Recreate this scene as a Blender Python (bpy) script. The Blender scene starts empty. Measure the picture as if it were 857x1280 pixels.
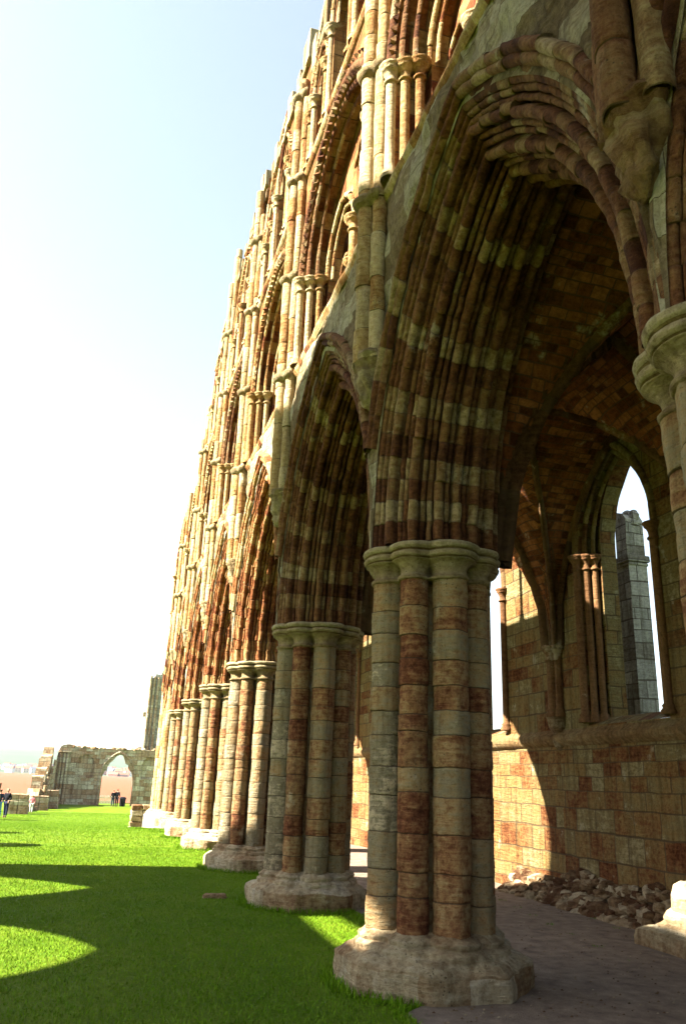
import bpy, math, random
import numpy as np
from mathutils import Vector, Matrix, noise
from mathutils.geometry import tessellate_polygon
random.seed(7)
PI = math.pi
sc = bpy.context.scene
col = sc.collection

# ------------------------------------------------------------------ camera
CZ = 1.87
cR, cA, cV = (.95800471, .12308909, .25899044), (-.28454522, .29621288, .91175213), (.03551044, -.94715733, .31879774)
cam_d = bpy.data.cameras.new('camera'); cam = bpy.data.objects.new('camera', cam_d); col.objects.link(cam)
xr = Vector((cR[0], cA[0], cV[0])); up = -Vector((cR[1], cA[1], cV[1])); fw = Vector((cR[2], cA[2], cV[2]))
cam.matrix_world = Matrix(((xr.x, up.x, -fw.x, 0), (xr.y, up.y, -fw.y, 0), (xr.z, up.z, -fw.z, CZ), (0, 0, 0, 1)))
cam_d.sensor_fit = 'VERTICAL'; cam_d.sensor_height = 36; cam_d.lens = 28.15
cam_d.clip_start = .05; cam_d.clip_end = 9000
sc.camera = cam

# ------------------------------------------------------------------ light
w = bpy.data.worlds.new('World'); sc.world = w; w.use_nodes = True
nt = w.node_tree; bg = nt.nodes['Background']
sky = nt.nodes.new('ShaderNodeTexSky'); sky.sky_type = 'NISHITA'; sky.sun_disc = False
SD = Vector((1, -.065, -.85)).normalized()          # direction the light travels
sky.sun_elevation = math.asin(-SD.z); sky.sun_rotation = math.atan2(-SD.x, -SD.y)
sky.air_density = 1.0; sky.dust_density = 1.2; sky.ozone_density = 1.0
hs = nt.nodes.new('ShaderNodeHueSaturation'); hs.inputs['Saturation'].default_value = .64; hs.inputs['Hue'].default_value = .49
nt.links.new(sky.outputs[0], hs.inputs['Color']); nt.links.new(hs.outputs[0], bg.inputs[0]); bg.inputs[1].default_value = .05
sun_d = bpy.data.lights.new('sun', 'SUN'); sun_d.energy = 5; sun_d.angle = math.radians(.53); sun_d.color = (1, .93, .80)
sun = bpy.data.objects.new('sun', sun_d); col.objects.link(sun)
sun.rotation_euler = SD.to_track_quat('-Z', 'Y').to_euler()
vs = sc.view_settings; vs.view_transform = 'Standard'; vs.look = 'None'; vs.gamma = 1; vs.exposure = 3.1; vs.use_curve_mapping = False

# ------------------------------------------------------------------ objects
def tag(o, label=None, cat=None, group=None, kind=None):
    if label: o['label'] = label
    if cat: o['category'] = cat
    if group: o['group'] = group
    if kind: o['kind'] = kind
    return o
def empty(name, loc=(0, 0, 0), rz=0, parent=None):
    o = bpy.data.objects.new(name, None); col.objects.link(o); o.location = loc; o.rotation_euler = (0, 0, rz)
    o.empty_display_size = .3
    if parent: o.parent = parent
    return o
def copy_tree(o, parent=None, loc=None):
    c = o.copy(); col.objects.link(c)
    if parent: c.parent = parent
    if loc is not None: c.location = loc
    for ch in list(o.children): copy_tree(ch, c)
    return c

class MB:
    """collects faces of one mesh with a stone tone, a joint mask and a uv in metres"""
    def __init__(s): s.v = []; s.f = []; s.t = []; s.j = []; s.uv = []; s.sm = []
    def vert(s, p): s.v.append(tuple(p)); return len(s.v) - 1
    def face(s, idx, tone=.5, joint=0., uv=None, smooth=False):
        s.f.append(tuple(idx)); s.t.append(tone); s.j.append(joint); s.sm.append(smooth)
        if uv is None:
            p = [Vector(s.v[i]) for i in idx[:3]]
            n = (p[1] - p[0]).cross(p[2] - p[0]); ax = max(range(3), key=lambda k: abs(n[k]))
            a, b = ((1, 2), (0, 2), (0, 1))[ax]
            uv = [(s.v[i][a], s.v[i][b]) for i in idx]
        s.uv.extend(uv)
    def grid(s, rows, tones=None, joints=None, closed=False, smooth=True, uv=None):
        """rows: list of rings (list of points)"""
        n = len(rows[0]); b = len(s.v)
        for r in rows: s.v.extend(tuple(p) for p in r)
        for i in range(len(rows) - 1):
            for k in range(n if closed else n - 1):
                k2 = (k + 1) % n
                u4 = None
                if uv: u4 = [uv[i][k], uv[i][k2], uv[i+1][k2], uv[i+1][k]]
                tn = tones[i] if tones else .5
                if isinstance(tn, (list, tuple)): tn = tn[k]
                s.face((b+i*n+k, b+i*n+k2, b+(i+1)*n+k2, b+(i+1)*n+k), tn, joints[i] if joints else 0, u4, smooth)
    def box(s, x0, x1, y0, y1, z0, z1, tone=.5, jit=0):
        b = len(s.v)
        for z in (z0, z1):
            for (x, y) in ((x0, y0), (x1, y0), (x1, y1), (x0, y1)):
                s.v.append((x+random.uniform(-jit, jit), y+random.uniform(-jit, jit), z+random.uniform(-jit, jit)))
        for q in ((0, 3, 2, 1), (4, 5, 6, 7), (0, 1, 5, 4), (1, 2, 6, 5), (2, 3, 7, 6), (3, 0, 4, 7)): s.face([b+i for i in q], tone)
    def build(s, name, m, parent=None, loc=None, bevel=0):
        me = bpy.data.meshes.new(name); me.from_pydata(s.v, [], s.f); 
        a = me.attributes.new('tone', 'FLOAT', 'FACE'); a.data.foreach_set('value', s.t)
        a = me.attributes.new('joint', 'FLOAT', 'FACE'); a.data.foreach_set('value', s.j)
        u = me.uv_layers.new(name='UVMap'); u.data.foreach_set('uv', np.array(s.uv, dtype=np.float32).ravel())
        me.polygons.foreach_set('use_smooth', s.sm)
        me.materials.append(m); me.update()
        o = bpy.data.objects.new(name, me); col.objects.link(o)
        if parent: o.parent = parent
        if loc is not None: o.location = loc
        if bevel:
            md = o.modifiers.new('b', 'BEVEL'); md.width = bevel; md.segments = 2; md.limit_method = 'ANGLE'
        return o
def nz(p, s, a):                                     # noise displacement vector
    q = Vector(p) * s
    return noise.noise_vector(q) * a
def roughen(mb, s, a, start=0):
    for i in range(start, len(mb.v)):
        v = Vector(mb.v[i]); mb.v[i] = tuple(v + nz(v, s, a))

# ------------------------------------------------------------------ materials
def newmat(name):
    m = bpy.data.materials.new(name); m.use_nodes = True; t = m.node_tree
    b = t.nodes['Principled BSDF']; b.inputs['Specular IOR Level'].default_value = .05
    return m, t, b
def ramp(t, stops, fac=None, interp='LINEAR'):
    r = t.nodes.new('ShaderNodeValToRGB'); e = r.color_ramp.elements; r.color_ramp.interpolation = interp
    while len(e) < len(stops): e.new(.5)
    for el, (p, c) in zip(e, stops): el.position = p; el.color = (*c, 1)
    if fac is not None: t.links.new(fac, r.inputs[0])
    return r
def mth(t, op, a, b=None, c=None):
    n = t.nodes.new('ShaderNodeMath'); n.operation = op
    for i, v in enumerate((a, b, c)):
        if v is None: continue
        if isinstance(v, (int, float)): n.inputs[i].default_value = v
        else: t.links.new(v, n.inputs[i])
    return n.outputs[0]
def mixc(t, fac, a, b, mode='MIX'):
    n = t.nodes.new('ShaderNodeMix'); n.data_type = 'RGBA'; n.blend_type = mode
    for i, v in ((0, fac), (6, a), (7, b)):
        if isinstance(v, (int, float)): n.inputs[i].default_value = v
        elif isinstance(v, tuple): n.inputs[i].default_value = (*v, 1)
        else: t.links.new(v, n.inputs[i])
    return n.outputs[2]
def tnoise(t, vec, scale, detail=6, rough=.6):
    n = t.nodes.new('ShaderNodeTexNoise'); n.inputs['Scale'].default_value = scale
    n.inputs['Detail'].default_value = detail; n.inputs['Roughness'].default_value = rough
    t.links.new(vec, n.inputs['Vector']); return n.outputs[0]
PAL = [(0, (0.075, 0.028, 0.013)), (0.18, (0.14, 0.055, 0.023)), (0.36, (0.23, 0.125, 0.05)), (0.52, (0.28, 0.19, 0.085)), (0.7, (0.225, 0.18, 0.1)), (0.85, (0.2, 0.17, 0.105)), (1, (0.38, 0.31, 0.19))]
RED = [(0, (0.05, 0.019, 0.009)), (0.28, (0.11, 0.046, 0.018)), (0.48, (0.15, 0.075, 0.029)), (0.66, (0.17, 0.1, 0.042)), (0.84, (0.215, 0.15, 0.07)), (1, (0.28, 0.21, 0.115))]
GOLD = [(0, (0.13, 0.04, 0.012)), (0.25, (0.22, 0.09, 0.026)), (0.5, (0.33, 0.19, 0.065)), (0.75, (0.38, 0.28, 0.13)), (1, (0.44, 0.36, 0.21))]
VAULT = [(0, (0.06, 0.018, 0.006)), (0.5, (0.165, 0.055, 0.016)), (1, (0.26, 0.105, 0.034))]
FAR = [(0, (0.22, 0.13, 0.06)), (0.4, (0.36, 0.26, 0.15)), (0.75, (0.33, 0.29, 0.19)), (1, (0.54, 0.48, 0.34))]
FAR0 = [(0, (.18, .12, .07)), (.4, (.26, .22, .14)), (.75, (.22, .25, .20)), (1, (.36, .36, .30))]
def stone(name, pal, brick=None, green=.3, bump=1.0, pit=1.0, nscale=1.0, TK=.95, HS=.006, mortar=(.06, .042, .025)):
    m, t, b = newmat(name); L = t.links
    tc = t.nodes.new('ShaderNodeTexCoord'); geo = t.nodes.new('ShaderNodeNewGeometry'); P = geo.outputs['Position']
    n1 = tnoise(t, P, 2.2*nscale, 8, .62); n2 = tnoise(t, P, 14*nscale, 8, .7); n3 = tnoise(t, P, 55*nscale, 5, .7)
    big = tnoise(t, P, .55*nscale, 4, .55)
    at = t.nodes.new('ShaderNodeAttribute'); at.attribute_name = 'joint'
    if brick:
        bw, bh, mo = brick
        br = t.nodes.new('ShaderNodeTexBrick'); uv = t.nodes.new('ShaderNodeUVMap'); uv.uv_map = 'UVMap'
        # wobble the courses so joints are not ruled lines
        mp = t.nodes.new('ShaderNodeVectorMath'); mp.operation = 'MULTIPLY_ADD'
        nn = t.nodes.new('ShaderNodeTexNoise'); nn.inputs['Scale'].default_value = 1.6/bh*.35; nn.inputs['Detail'].default_value = 3
        L.new(uv.outputs[0], nn.inputs['Vector']); L.new(nn.outputs['Color'], mp.inputs[0])
        mp.inputs[1].default_value = (bh*.22, bh*.22, 0); L.new(uv.outputs[0], mp.inputs[2])
        sx = t.nodes.new('ShaderNodeSeparateXYZ'); L.new(mp.outputs[0], sx.inputs[0]); cx_ = t.nodes.new('ShaderNodeCombineXYZ')
        wv = mth(t, 'MULTIPLY', mth(t, 'SINE', mth(t, 'MULTIPLY', sx.outputs[1], .85/bh)), bh*.38)
        L.new(mth(t, 'ADD', sx.outputs[1], wv), cx_.inputs[1]); L.new(mth(t, 'ADD', sx.outputs[0], mth(t, 'MULTIPLY', mth(t, 'SINE', mth(t, 'MULTIPLY', sx.outputs[0], 1.1/bw)), bw*.3)), cx_.inputs[0])
        L.new(cx_.outputs[0], br.inputs['Vector'])
        br.inputs['Color1'].default_value = (0, 0, 0, 1); br.inputs['Color2'].default_value = (1, 1, 1, 1); br.inputs['Mortar'].default_value = (.5, .5, .5, 1)
        br.inputs['Scale'].default_value = 1; br.inputs['Brick Width'].default_value = bw; br.inputs['Row Height'].default_value = bh
        br.inputs['Mortar Size'].default_value = mo; br.inputs['Mortar Smooth'].default_value = .3
        br.offset = .43; br.squash = .7; br.squash_frequency = 3
        sp = t.nodes.new('ShaderNodeSeparateColor'); L.new(br.outputs[0], sp.inputs[0]); tone = sp.outputs[0]; jt = mth(t, 'MAXIMUM', br.outputs[1], at.outputs['Fac'])
    else:
        ta = t.nodes.new('ShaderNodeAttribute'); ta.attribute_name = 'tone'; tone = ta.outputs['Fac']; jt = at.outputs['Fac']
    st = t.nodes.new('ShaderNodeVectorMath'); st.operation = 'MULTIPLY'; st.inputs[1].default_value = (1.2, 1.2, 9); L.new(P, st.inputs[0])
    bed = tnoise(t, st.outputs[0], 2.6*nscale, 7, .65)          # bedding of the sandstone
    sv = t.nodes.new('ShaderNodeVectorMath'); sv.operation = 'MULTIPLY'; sv.inputs[1].default_value = (7, 7, .5); L.new(P, sv.inputs[0])
    run = tnoise(t, sv.outputs[0], 1.1*nscale, 5, .6)           # rain streaks
    tone = mth(t, 'ADD', mth(t, 'MULTIPLY', mth(t, 'SUBTRACT', tone, .5), TK), .5)
    k = mth(t, 'ADD', tone, mth(t, 'MULTIPLY', mth(t, 'SUBTRACT', n1, .5), .85))
    k = mth(t, 'ADD', k, mth(t, 'MULTIPLY', mth(t, 'SUBTRACT', n2, .5), .8))
    k = mth(t, 'ADD', k, mth(t, 'MULTIPLY', mth(t, 'SUBTRACT', bed, .5), .75))
    c = ramp(t, pal, k).outputs[0]
    # grain and dirt
    g = ramp(t, [(.25, (.55, .52, .48)), (.5, (1, 1, 1)), (.75, (1.25, 1.22, 1.15))], n2).outputs[0]
    c = mixc(t, .8, c, g, 'MULTIPLY')
    g = ramp(t, [(.32, (.55, .5, .45)), (.46, (1, 1, 1))], n3).outputs[0]
    c = mixc(t, .55*pit, c, g, 'MULTIPLY')
    g = ramp(t, [(.33, (.42, .38, .33)), (.50, (1, 1, 1)), (.66, (1.15, 1.12, 1.05))], run).outputs[0]
    c = mixc(t, .6, c, g, 'MULTIPLY')
    vo = t.nodes.new('ShaderNodeTexVoronoi'); vo.inputs['Scale'].default_value = 26*nscale; L.new(P, vo.inputs['Vector'])
    pm = mth(t, 'MULTIPLY', ramp(t, [(.10, (1, 1, 1)), (.24, (0, 0, 0))], vo.outputs[0]).outputs[0], ramp(t, [(.52, (0, 0, 0)), (.60, (1, 1, 1))], n1).outputs[0])
    c = mixc(t, mth(t, 'MULTIPLY', pm, .6*pit), c, (.045, .03, .018))
    # algae, lichen
    gm = ramp(t, [(.48, (0, 0, 0)), (.68, (1, 1, 1))], mth(t, 'ADD', big, mth(t, 'MULTIPLY', mth(t, 'SUBTRACT', n1, .5), .5))).outputs[0]
    c = mixc(t, mth(t, 'MULTIPLY', gm, green), c, (.15, .13, .062))
    lm = ramp(t, [(.63, (0, 0, 0)), (.70, (1, 1, 1))], n1).outputs[0]
    c = mixc(t, mth(t, 'MULTIPLY', lm, .35), c, (.50, .47, .34))
    c = mixc(t, mth(t, 'MULTIPLY', jt, .75), c, mortar)
    hu = t.nodes.new('ShaderNodeHueSaturation'); hu.inputs['Hue'].default_value = .5-HS; hu.inputs['Saturation'].default_value = .98; L.new(c, hu.inputs['Color'])
    L.new(hu.outputs[0], b.inputs['Base Color']); b.inputs['Roughness'].default_value = .92
    h = mth(t, 'ADD', mth(t, 'MULTIPLY', n2, .5), mth(t, 'MULTIPLY', n3, .22)); h = mth(t, 'ADD', h, mth(t, 'MULTIPLY', n1, .8)); h = mth(t, 'ADD', h, mth(t, 'MULTIPLY', bed, .7)); h = mth(t, 'SUBTRACT', h, mth(t, 'MULTIPLY', pm, .25))
    if brick: h = mth(t, 'SUBTRACT', h, mth(t, 'MULTIPLY', br.outputs[1], .55)); h = mth(t, 'ADD', h, mth(t, 'MULTIPLY', tone, .25))
    bp = t.nodes.new('ShaderNodeBump'); bp.inputs['Strength'].default_value = .85; bp.inputs['Distance'].default_value = .045*bump
    L.new(h, bp.inputs['Height']); L.new(bp.outputs[0], b.inputs['Normal'])
    return m
def plain(name, c, rough=.8, c2=None, scale=8, bump=0):
    m, t, b = newmat(name); b.inputs['Roughness'].default_value = rough
    P = t.nodes.new('ShaderNodeNewGeometry').outputs['Position']
    n = tnoise(t, P, scale, 5, .6)
    c2 = c2 or tuple(x*.7 for x in c)
    t.links.new(ramp(t, [(.3, c2), (.7, c)], n).outputs[0], b.inputs['Base Color'])
    if bump:
        bp = t.nodes.new('ShaderNodeBump'); bp.inputs['Distance'].default_value = bump; t.links.new(n, bp.inputs['Height']); t.links.new(bp.outputs[0], b.inputs['Normal'])
    return m
M = dict(
    pier=stone('pier_stone', PAL, green=.22, bump=1.7, pit=1.6), arch=stone('arch_stone', RED, green=.06, TK=.9, bump=1.5, pit=1.5), arch_lit=stone('arch_stone_lit', [(0, (.11, .035, .012)), (.35, (.23, .095, .030)), (.65, (.32, .19, .072)), (1, (.40, .30, .15))], green=.08, bump=1.6),  # second arch stone is a sunlit copy, light put into its lighter colours
    upper=stone('upper_stone', [(0, (.12, .04, .013)), (.3, (.24, .125, .038)), (.55, (.33, .225, .09)), (1, (.42, .34, .195))], green=.2, bump=1.7, pit=1.6),
    cap=stone('capital_stone', [(0, (.13, .085, .04)), (.5, (.22, .17, .085)), (1, (.33, .28, .17))], green=.35, bump=1.5, pit=1.5),
    plinth=stone('plinth_stone', [(0, (.13, .065, .027)), (.3, (.24, .165, .085)), (.6, (.33, .27, .16)), (1, (.44, .39, .28))], green=.2, bump=2.2, pit=1.5),
    wall=stone('ashlar_gold', [(0, (.09, .025, .008)), (.3, (.16, .058, .015)), (.6, (.22, .105, .028)), (1, (.30, .19, .075))], brick=(.62, .31, .010), green=.10), awall=stone('aisle_ashlar', [(0, (.07, .024, .008)), (.2, (.13, .055, .018)), (.5, (.175, .115, .038)), (.8, (.16, .125, .052)), (1, (.23, .19, .095))], brick=(.66, .30, .012), green=.25, bump=2.0, pit=1.5, TK=.8),
    span=stone('spandrel_stone', [(0, (.11, .075, .034)), (.5, (.20, .155, .085)), (1, (.34, .31, .21))], brick=(.7, .33, .004), green=.15, bump=2.2),
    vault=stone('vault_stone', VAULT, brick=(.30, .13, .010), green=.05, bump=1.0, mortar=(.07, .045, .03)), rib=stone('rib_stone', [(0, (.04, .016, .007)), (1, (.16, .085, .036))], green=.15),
    rubble=stone('rubble_stone', [(0, (.07, .035, .016)), (.4, (.15, .10, .05)), (1, (.30, .25, .16))], green=.25, bump=1.5),
    awall2=stone('sill_stone', [(0, (.08, .035, .013)), (.5, (.16, .10, .04)), (1, (.22, .17, .09))], green=.25, bump=1.8),
    far=stone('weathered_stone', FAR, brick=(.8, .4, .012), green=.1, bump=1.5, nscale=.5),
    cold=stone('grey_stone', [(0, (.16, .14, .11)), (.5, (.27, .26, .22)), (1, (.40, .38, .32))], brick=(.6, .3, .015), green=.1))

def rt(a=0., b=1.): return random.uniform(a, b)
def palt(): return random.choice((.08, .2, .3, .42, .5, .58, .7, .78, .85, .9, .97, .62))

# ------------------------------------------------------------------ geometry of the arcade
BAY = 5.19; PX = 3.5; ZC = 4.39
def pierY(n): return 8.43 + BAY*(n-1)
LOBES = [(45*k, (.505, .185) if k % 2 == 0 else (.50, .152)) for k in range(8)]
def clusterR(th, grow=0., fill=.38):
    R = fill
    for a, (rc, r) in LOBES:
        r = r+grow; d = th - math.radians(a); c = rc*math.cos(d); disc = r*r - (rc*math.sin(d))**2
        if disc > 0: R = max(R, c + math.sqrt(disc))
    return R
def lobed(mb, prof, seg=128, tone=None, rough=0, phase=0, mix=None):
    """prof: list of (z, grow, fill, tone)"""
    rows = []; tn = []
    for z, g, fl, tt in prof:
        row = []
        for k in range(seg):
            th = 2*PI*k/seg; R = clusterR(th, g, fl); p = Vector((R*math.cos(th), R*math.sin(th), z))
            if rough: 
                p += nz(p + Vector((phase, 0, 0)), 3.0, rough) + nz(p + Vector((phase, 3, 0)), 11., rough*.35)
            row.append(p)
        rows.append(row); tn.append(tt)
    mb.grid(rows, tn[:-1], closed=True)
def drums(z0, z1, lo=.26, hi=.44):
    zs = [z0]
    while zs[-1] < z1 - hi*1.2: zs.append(zs[-1] + rt(lo, hi))
    zs[-1] = zs[-1] if z1 - zs[-1] > lo*.6 else zs[-1] - .1
    zs.append(z1); return zs
def shaft_mesh(mb, cx, cy, r, zs, seg=20, tones=None, keel=None, jit=.006, wear=.009):
    rows = []; tn = []; jn = []
    for i in range(len(zs)-1):
        a, b = zs[i], zs[i+1]; ox, oy = rt(-jit, jit), rt(-jit, jit); rr = r + rt(-jit, jit); t = tones[i] if tones else palt()
        lv = [(a, -.008, 1), (a+.006, 0, 0), (a+.016, .002, 0)] + [(a+(b-a)*q, .002, 0) for q in ((.15, .3, .45, .6, .75, .88) if seg > 18 else (.25, .5, .75))] + [(b-.016, .002, 0), (b-.006, 0, 0), (b, -.008, 0)]
        for (z, g, j) in lv:
            row = []
            for k in range(seg):
                th = 2*PI*k/seg; R = rr+g
                if keel is not None:
                    d = (th-keel+PI) % (2*PI)-PI
                    R += .022*max(0, 1-abs(d)/.4)
                p = Vector((cx+ox+R*math.cos(th), cy+oy+R*math.sin(th), z)); q = nz(p+Vector((cx*9, cy*9, 0)), 6, wear) + nz(p+Vector((cx*9, 0, 0)), 19, wear*.7); row.append(p+q)
            rows.append(row); tn.append(t); jn.append(1. if g == -.008 else 0.)
    # joints: a band between 2 drums is narrow and dark
    jj = [max(jn[i], jn[i+1]) if (jn[i] or jn[i+1]) else 0 for i in range(len(rows)-1)]
    mb.grid(rows, tn[:-1], jj, closed=True)

def make_pier(n, seg=20, parent=None):
    random.seed(100+n)
    Y = pierY(n); root = empty('pier', (PX, Y, 0), parent=parent)
    zs = drums(.50, ZC-.38, .22, .36)
    for k, (a, (rc, r)) in enumerate(LOBES):
        zz = [z if 0 < i < len(zs)-1 and (k % 2 == 0) else z + (0 if i in (0, len(zs)-1) else rt(-.05, .05)) for i, z in enumerate(zs)]
        ar = math.radians(a); mb = MB()
        # each shaft leans to a stone of its own
        shaft_mesh(mb, rc*math.cos(ar), rc*math.sin(ar), r, zz, seg, [min(1, max(0, (.5, .5, .5, .6, .74, .32, .58, .42)[k] + rt(-1, 1)*(.3, .3, .3, .3, .22, .17, .26, .25)[k])) for _ in zz], keel=ar if k % 2 == 0 else None)
        mb.build('shaft', M['pier'], root)
    mb = MB(); rows = []
    for z in (.4, ZC-.3): rows.append([(.36*math.cos(2*PI*k/24), .36*math.sin(2*PI*k/24), z) for k in range(24)])
    mb.grid(rows, closed=True); mb.build('core', M['pier'], root)
    # capital: necking, bell, abacus of rolls; undercut shade put in as dark tone
    mb = MB(); C = ZC
    P = [(C-.40, .0, .38, .3), (C-.40, .022, .38, .3), (C-.385, .034, .38, .3), (C-.365, .034, .38, .3), (C-.35, .02, .38, .3), (C-.347, .002, .38, .5), (C-.30, .002, .38, .5), (C-.26, .012, .40, .5), (C-.225, .035, .44, .5),
         (C-.20, .07, .5, .5), (C-.185, .10, .54, .6), (C-.18, .105, .55, .6), (C-.176, .06, .5, .1), (C-.165, .06, .5, .1), (C-.16, .105, .58, .6), (C-.145, .125, .60, .6), (C-.12, .132, .61, .6), (C-.10, .12, .60, .6), (C-.088, .09, .57, .1), (C-.078, .085, .56, .1),
         (C-.072, .12, .62, .8), (C-.055, .14, .64, .8), (C-.03, .146, .65, .8), (C-.01, .14, .64, .8), (C+.006, .11, .6, .8), (C+.012, .05, .6, .8), (C+.012, -.13, .1, .8)]
    lobed(mb, P, 160 if seg > 16 else 96, rough=.014, phase=n*3.1)
    mb.build('capital', M['cap'], root)
    # base mouldings and worn plinth
    mb = MB()
    def plinth_row(z, g, oct_r, m):
        row = []
        S = 160 if seg > 16 else 96
        for k in range(S):
            th = 2*PI*k/S; R1 = clusterR(th, g, .5)
            d = (th + PI/8) % (PI/4) - PI/8; R2 = oct_r/math.cos(d)
            R = R1*(1-m)+R2*m; p = Vector((R*math.cos(th), R*math.sin(th), z))
            wv = Vector((n*5.3, 0, 0))
            p += nz(p+wv, 1.8, .035)*(.3+m*.7) + nz(p+wv, 5., .022)*(.4+.6*m) + nz(p+wv, 14., .010) + nz(p+wv, 32., .005)
            if z < .02: p.z = z - .03
            row.append(p)
        return row
    Rr = [(0, .0, .93, 1, .2), (.18, .0, .93, 1, .3), (.255, 0, .92, 1, .5), (.27, .1, .90, 1, .6), (.325, .1, .82, .95, .7), (.34, .135, .80, .5, .7), (.38, .13, .8, .35, .6), (.395, .10, .8, .2, .6), (.41, .07, .8, .1, .6), (.425, .085, .8, 0, .6), (.455, .09, .8, 0, .6), (.475, .06, .8, 0, .6), (.50, .02, .8, 0, .5), (.52, -.03, .7, 0, .5)]
    rows = []; 
    for q in range(len(Rr)-1):
        a, b = Rr[q], Rr[q+1]
        for s_ in range(3):
            u = s_/3; rows.append((plinth_row(*[a[i]*(1-u)+b[i]*u for i in range(4)]), a[4]))
    rows.append((plinth_row(*Rr[-1][:4]), .5))
    S = len(rows[0][0]); blk = [rt(.15, 1) for _ in range(12)]
    tn = [[blk[(k*12//S + (r_[0][0].z > .25)*5) % 12]*.7 + .3*r_[1] for k in range(S)] for r_ in rows]
    mb.grid([r_[0] for r_ in rows], tn[:-1], closed=True)
    mb.build('plinth', M['plinth'], root)
    return root

# sweeps along a two centred arch -------------------------------------------------
def arc_par(half, rise): return (half*half + rise*rise)/(2*half)
def arch_curve(yc, half, zs, rise, n=14):
    c = arc_par(half, rise); am = math.acos(max(-1, min(1, (c-half)/c))); pts = []
    for i in range(n+1):
        a = am*i/n; pts.append((yc-half+c-c*math.cos(a), zs+c*math.sin(a)))
    return pts + [(2*yc-y, z) for y, z in reversed(pts[:-1])]
def sweep_arch(mb, yc, half, zs, rise, prof, vlen=.33, jamb=None, tones=None, inset=.005, wear=.012, vjit=.006, sub=1, smin=0.):
    """prof: list of (x, dr, lobe id)"""
    c = arc_par(half, rise); nv = max(4, int(c*math.acos((c-half)/c)/vlen)); N = len(prof)
    maxl = max(p[2] for p in prof)+1; rows = []; tn = []; jn = []
    def pt(side, s, x, dr):
        rho = c+dr; am = math.acos(max(-1, min(1, (c-half)/rho))); a = am*s
        y = yc-half+c-rho*math.cos(a)
        return Vector((x, y if side == 0 else 2*yc-y, zs+rho*math.sin(a)))
    for side in (0, 1):
        idx = range(nv) if side == 0 else range(nv-1, -1, -1)
        for v in idx:
            if v < smin*nv: continue
            base = (tones[side][v % len(tones[side])] if tones else rt())
            off = [rt(-vjit, vjit) - (rt(.01, .03) if random.random() < .10 else 0) for _ in range(maxl)]
            lt = [min(1, max(0, (base if random.random() < .8 else rt(.1, .7)) + rt(-.15, .15))) for li in range(maxl)]
            e = .012*nv/(c)  ; ss = [v/nv, v/nv+e/nv*1.0, v/nv+e/nv*2.2] + [v/nv+(k+1)/(nv*(sub+1)) for k in range(sub)] + [(v+1)/nv-e/nv*2.2, (v+1)/nv-e/nv*1.0, (v+1)/nv]
            gs = [-inset, 0, 0] + [0]*sub + [0, 0, -inset]
            if side == 1: ss = ss[::-1]
            for s, g in zip(ss, gs):
                row = []
                for (x, dr, l) in prof:
                    cxm = prof[N//2][0]
                    o = off[l] + g
                    p = pt(side, s, x, dr - o); q = nz(p + Vector((0, 0, 7.7)), 6, wear); row.append(p+q)
                rows.append(row); tn.append([lt[prof[k][2]] for k in range(N-1)]); jn.append(1 if g else 0)
    jj = [1. if (jn[i] and jn[i+1]) else (.35 if (jn[i] or jn[i+1]) else 0) for i in range(len(rows)-1)]
    if jamb is not None:
        zz = drums(jamb, zs, .3, .45)[:-1]
        def jrow(z, side): return [Vector((x, (yc-half-dr) if side == 0 else (yc+half+dr), z)) for (x, dr, l) in prof]
        pre = [jrow(z, 0) for z in zz]; post = [jrow(z, 1) for z in reversed(zz)]
        rows = pre + rows + post; tn = [[rt()]*(N-1) for _ in pre] + tn + [[rt()]*(N-1) for _ in post]; jj = [0]*len(pre) + jj + [0]*len(post)
    mb.grid(rows, tn[:-1], jj)

# the arcade arch profile: lobes round a half circle about the pier centre
def arcade_profile():
    # (centre angle, half width in degrees, top radius) of each roll, hollows between cut back deep
    rolls = [(0, 4.2, .73), (9.3, 2.6, .67), (17, 4.4, .755), (25.5, 2.5, .68), (32, 2.5, .68), (40.5, 4.6, .76), (49.5, 2.6, .68), (56, 2.5, .68), (64.5, 4.4, .755), (73, 2.6, .69), (79.5, 2.8, .71)]
    half = []
    for q, (c, hw, top) in enumerate(rolls):
        rr = math.radians(hw)*.7                     # radius of the roll
        for k in range(9):
            a = -115+230*k/8
            if q == 0 and a < 0: continue
            ca, sa = math.cos(math.radians(a)), math.sin(math.radians(a))
            cc = math.radians(c); R0 = top-rr
            half.append((R0*math.sin(cc)+rr*math.sin(cc+math.radians(a)), R0*math.cos(cc)+rr*math.cos(cc+math.radians(a)), q))
        if q < len(rolls)-1:
            nx = rolls[q+1]; m = math.radians((c+hw+nx[0]-nx[1])/2); Rb = .545 + (.02 if q % 2 else -.02)
            for dm in (-.018, 0, .018): half.append(((Rb+abs(dm))*math.sin(m+dm), (Rb+abs(dm))*math.cos(m+dm), q))
    half += [(.72, .10, len(rolls)-1), (.742, .06, len(rolls)-1), (.742, -.04, len(rolls)-1)]
    L = [(PX-x, -y, l) for x, y, l in reversed(half[1:])] + [(PX+x, -y, l+len(rolls)) for x, y, l in half]
    return L
APROF = arcade_profile()
ARISE = 4.05; HB = BAY/2
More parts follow.
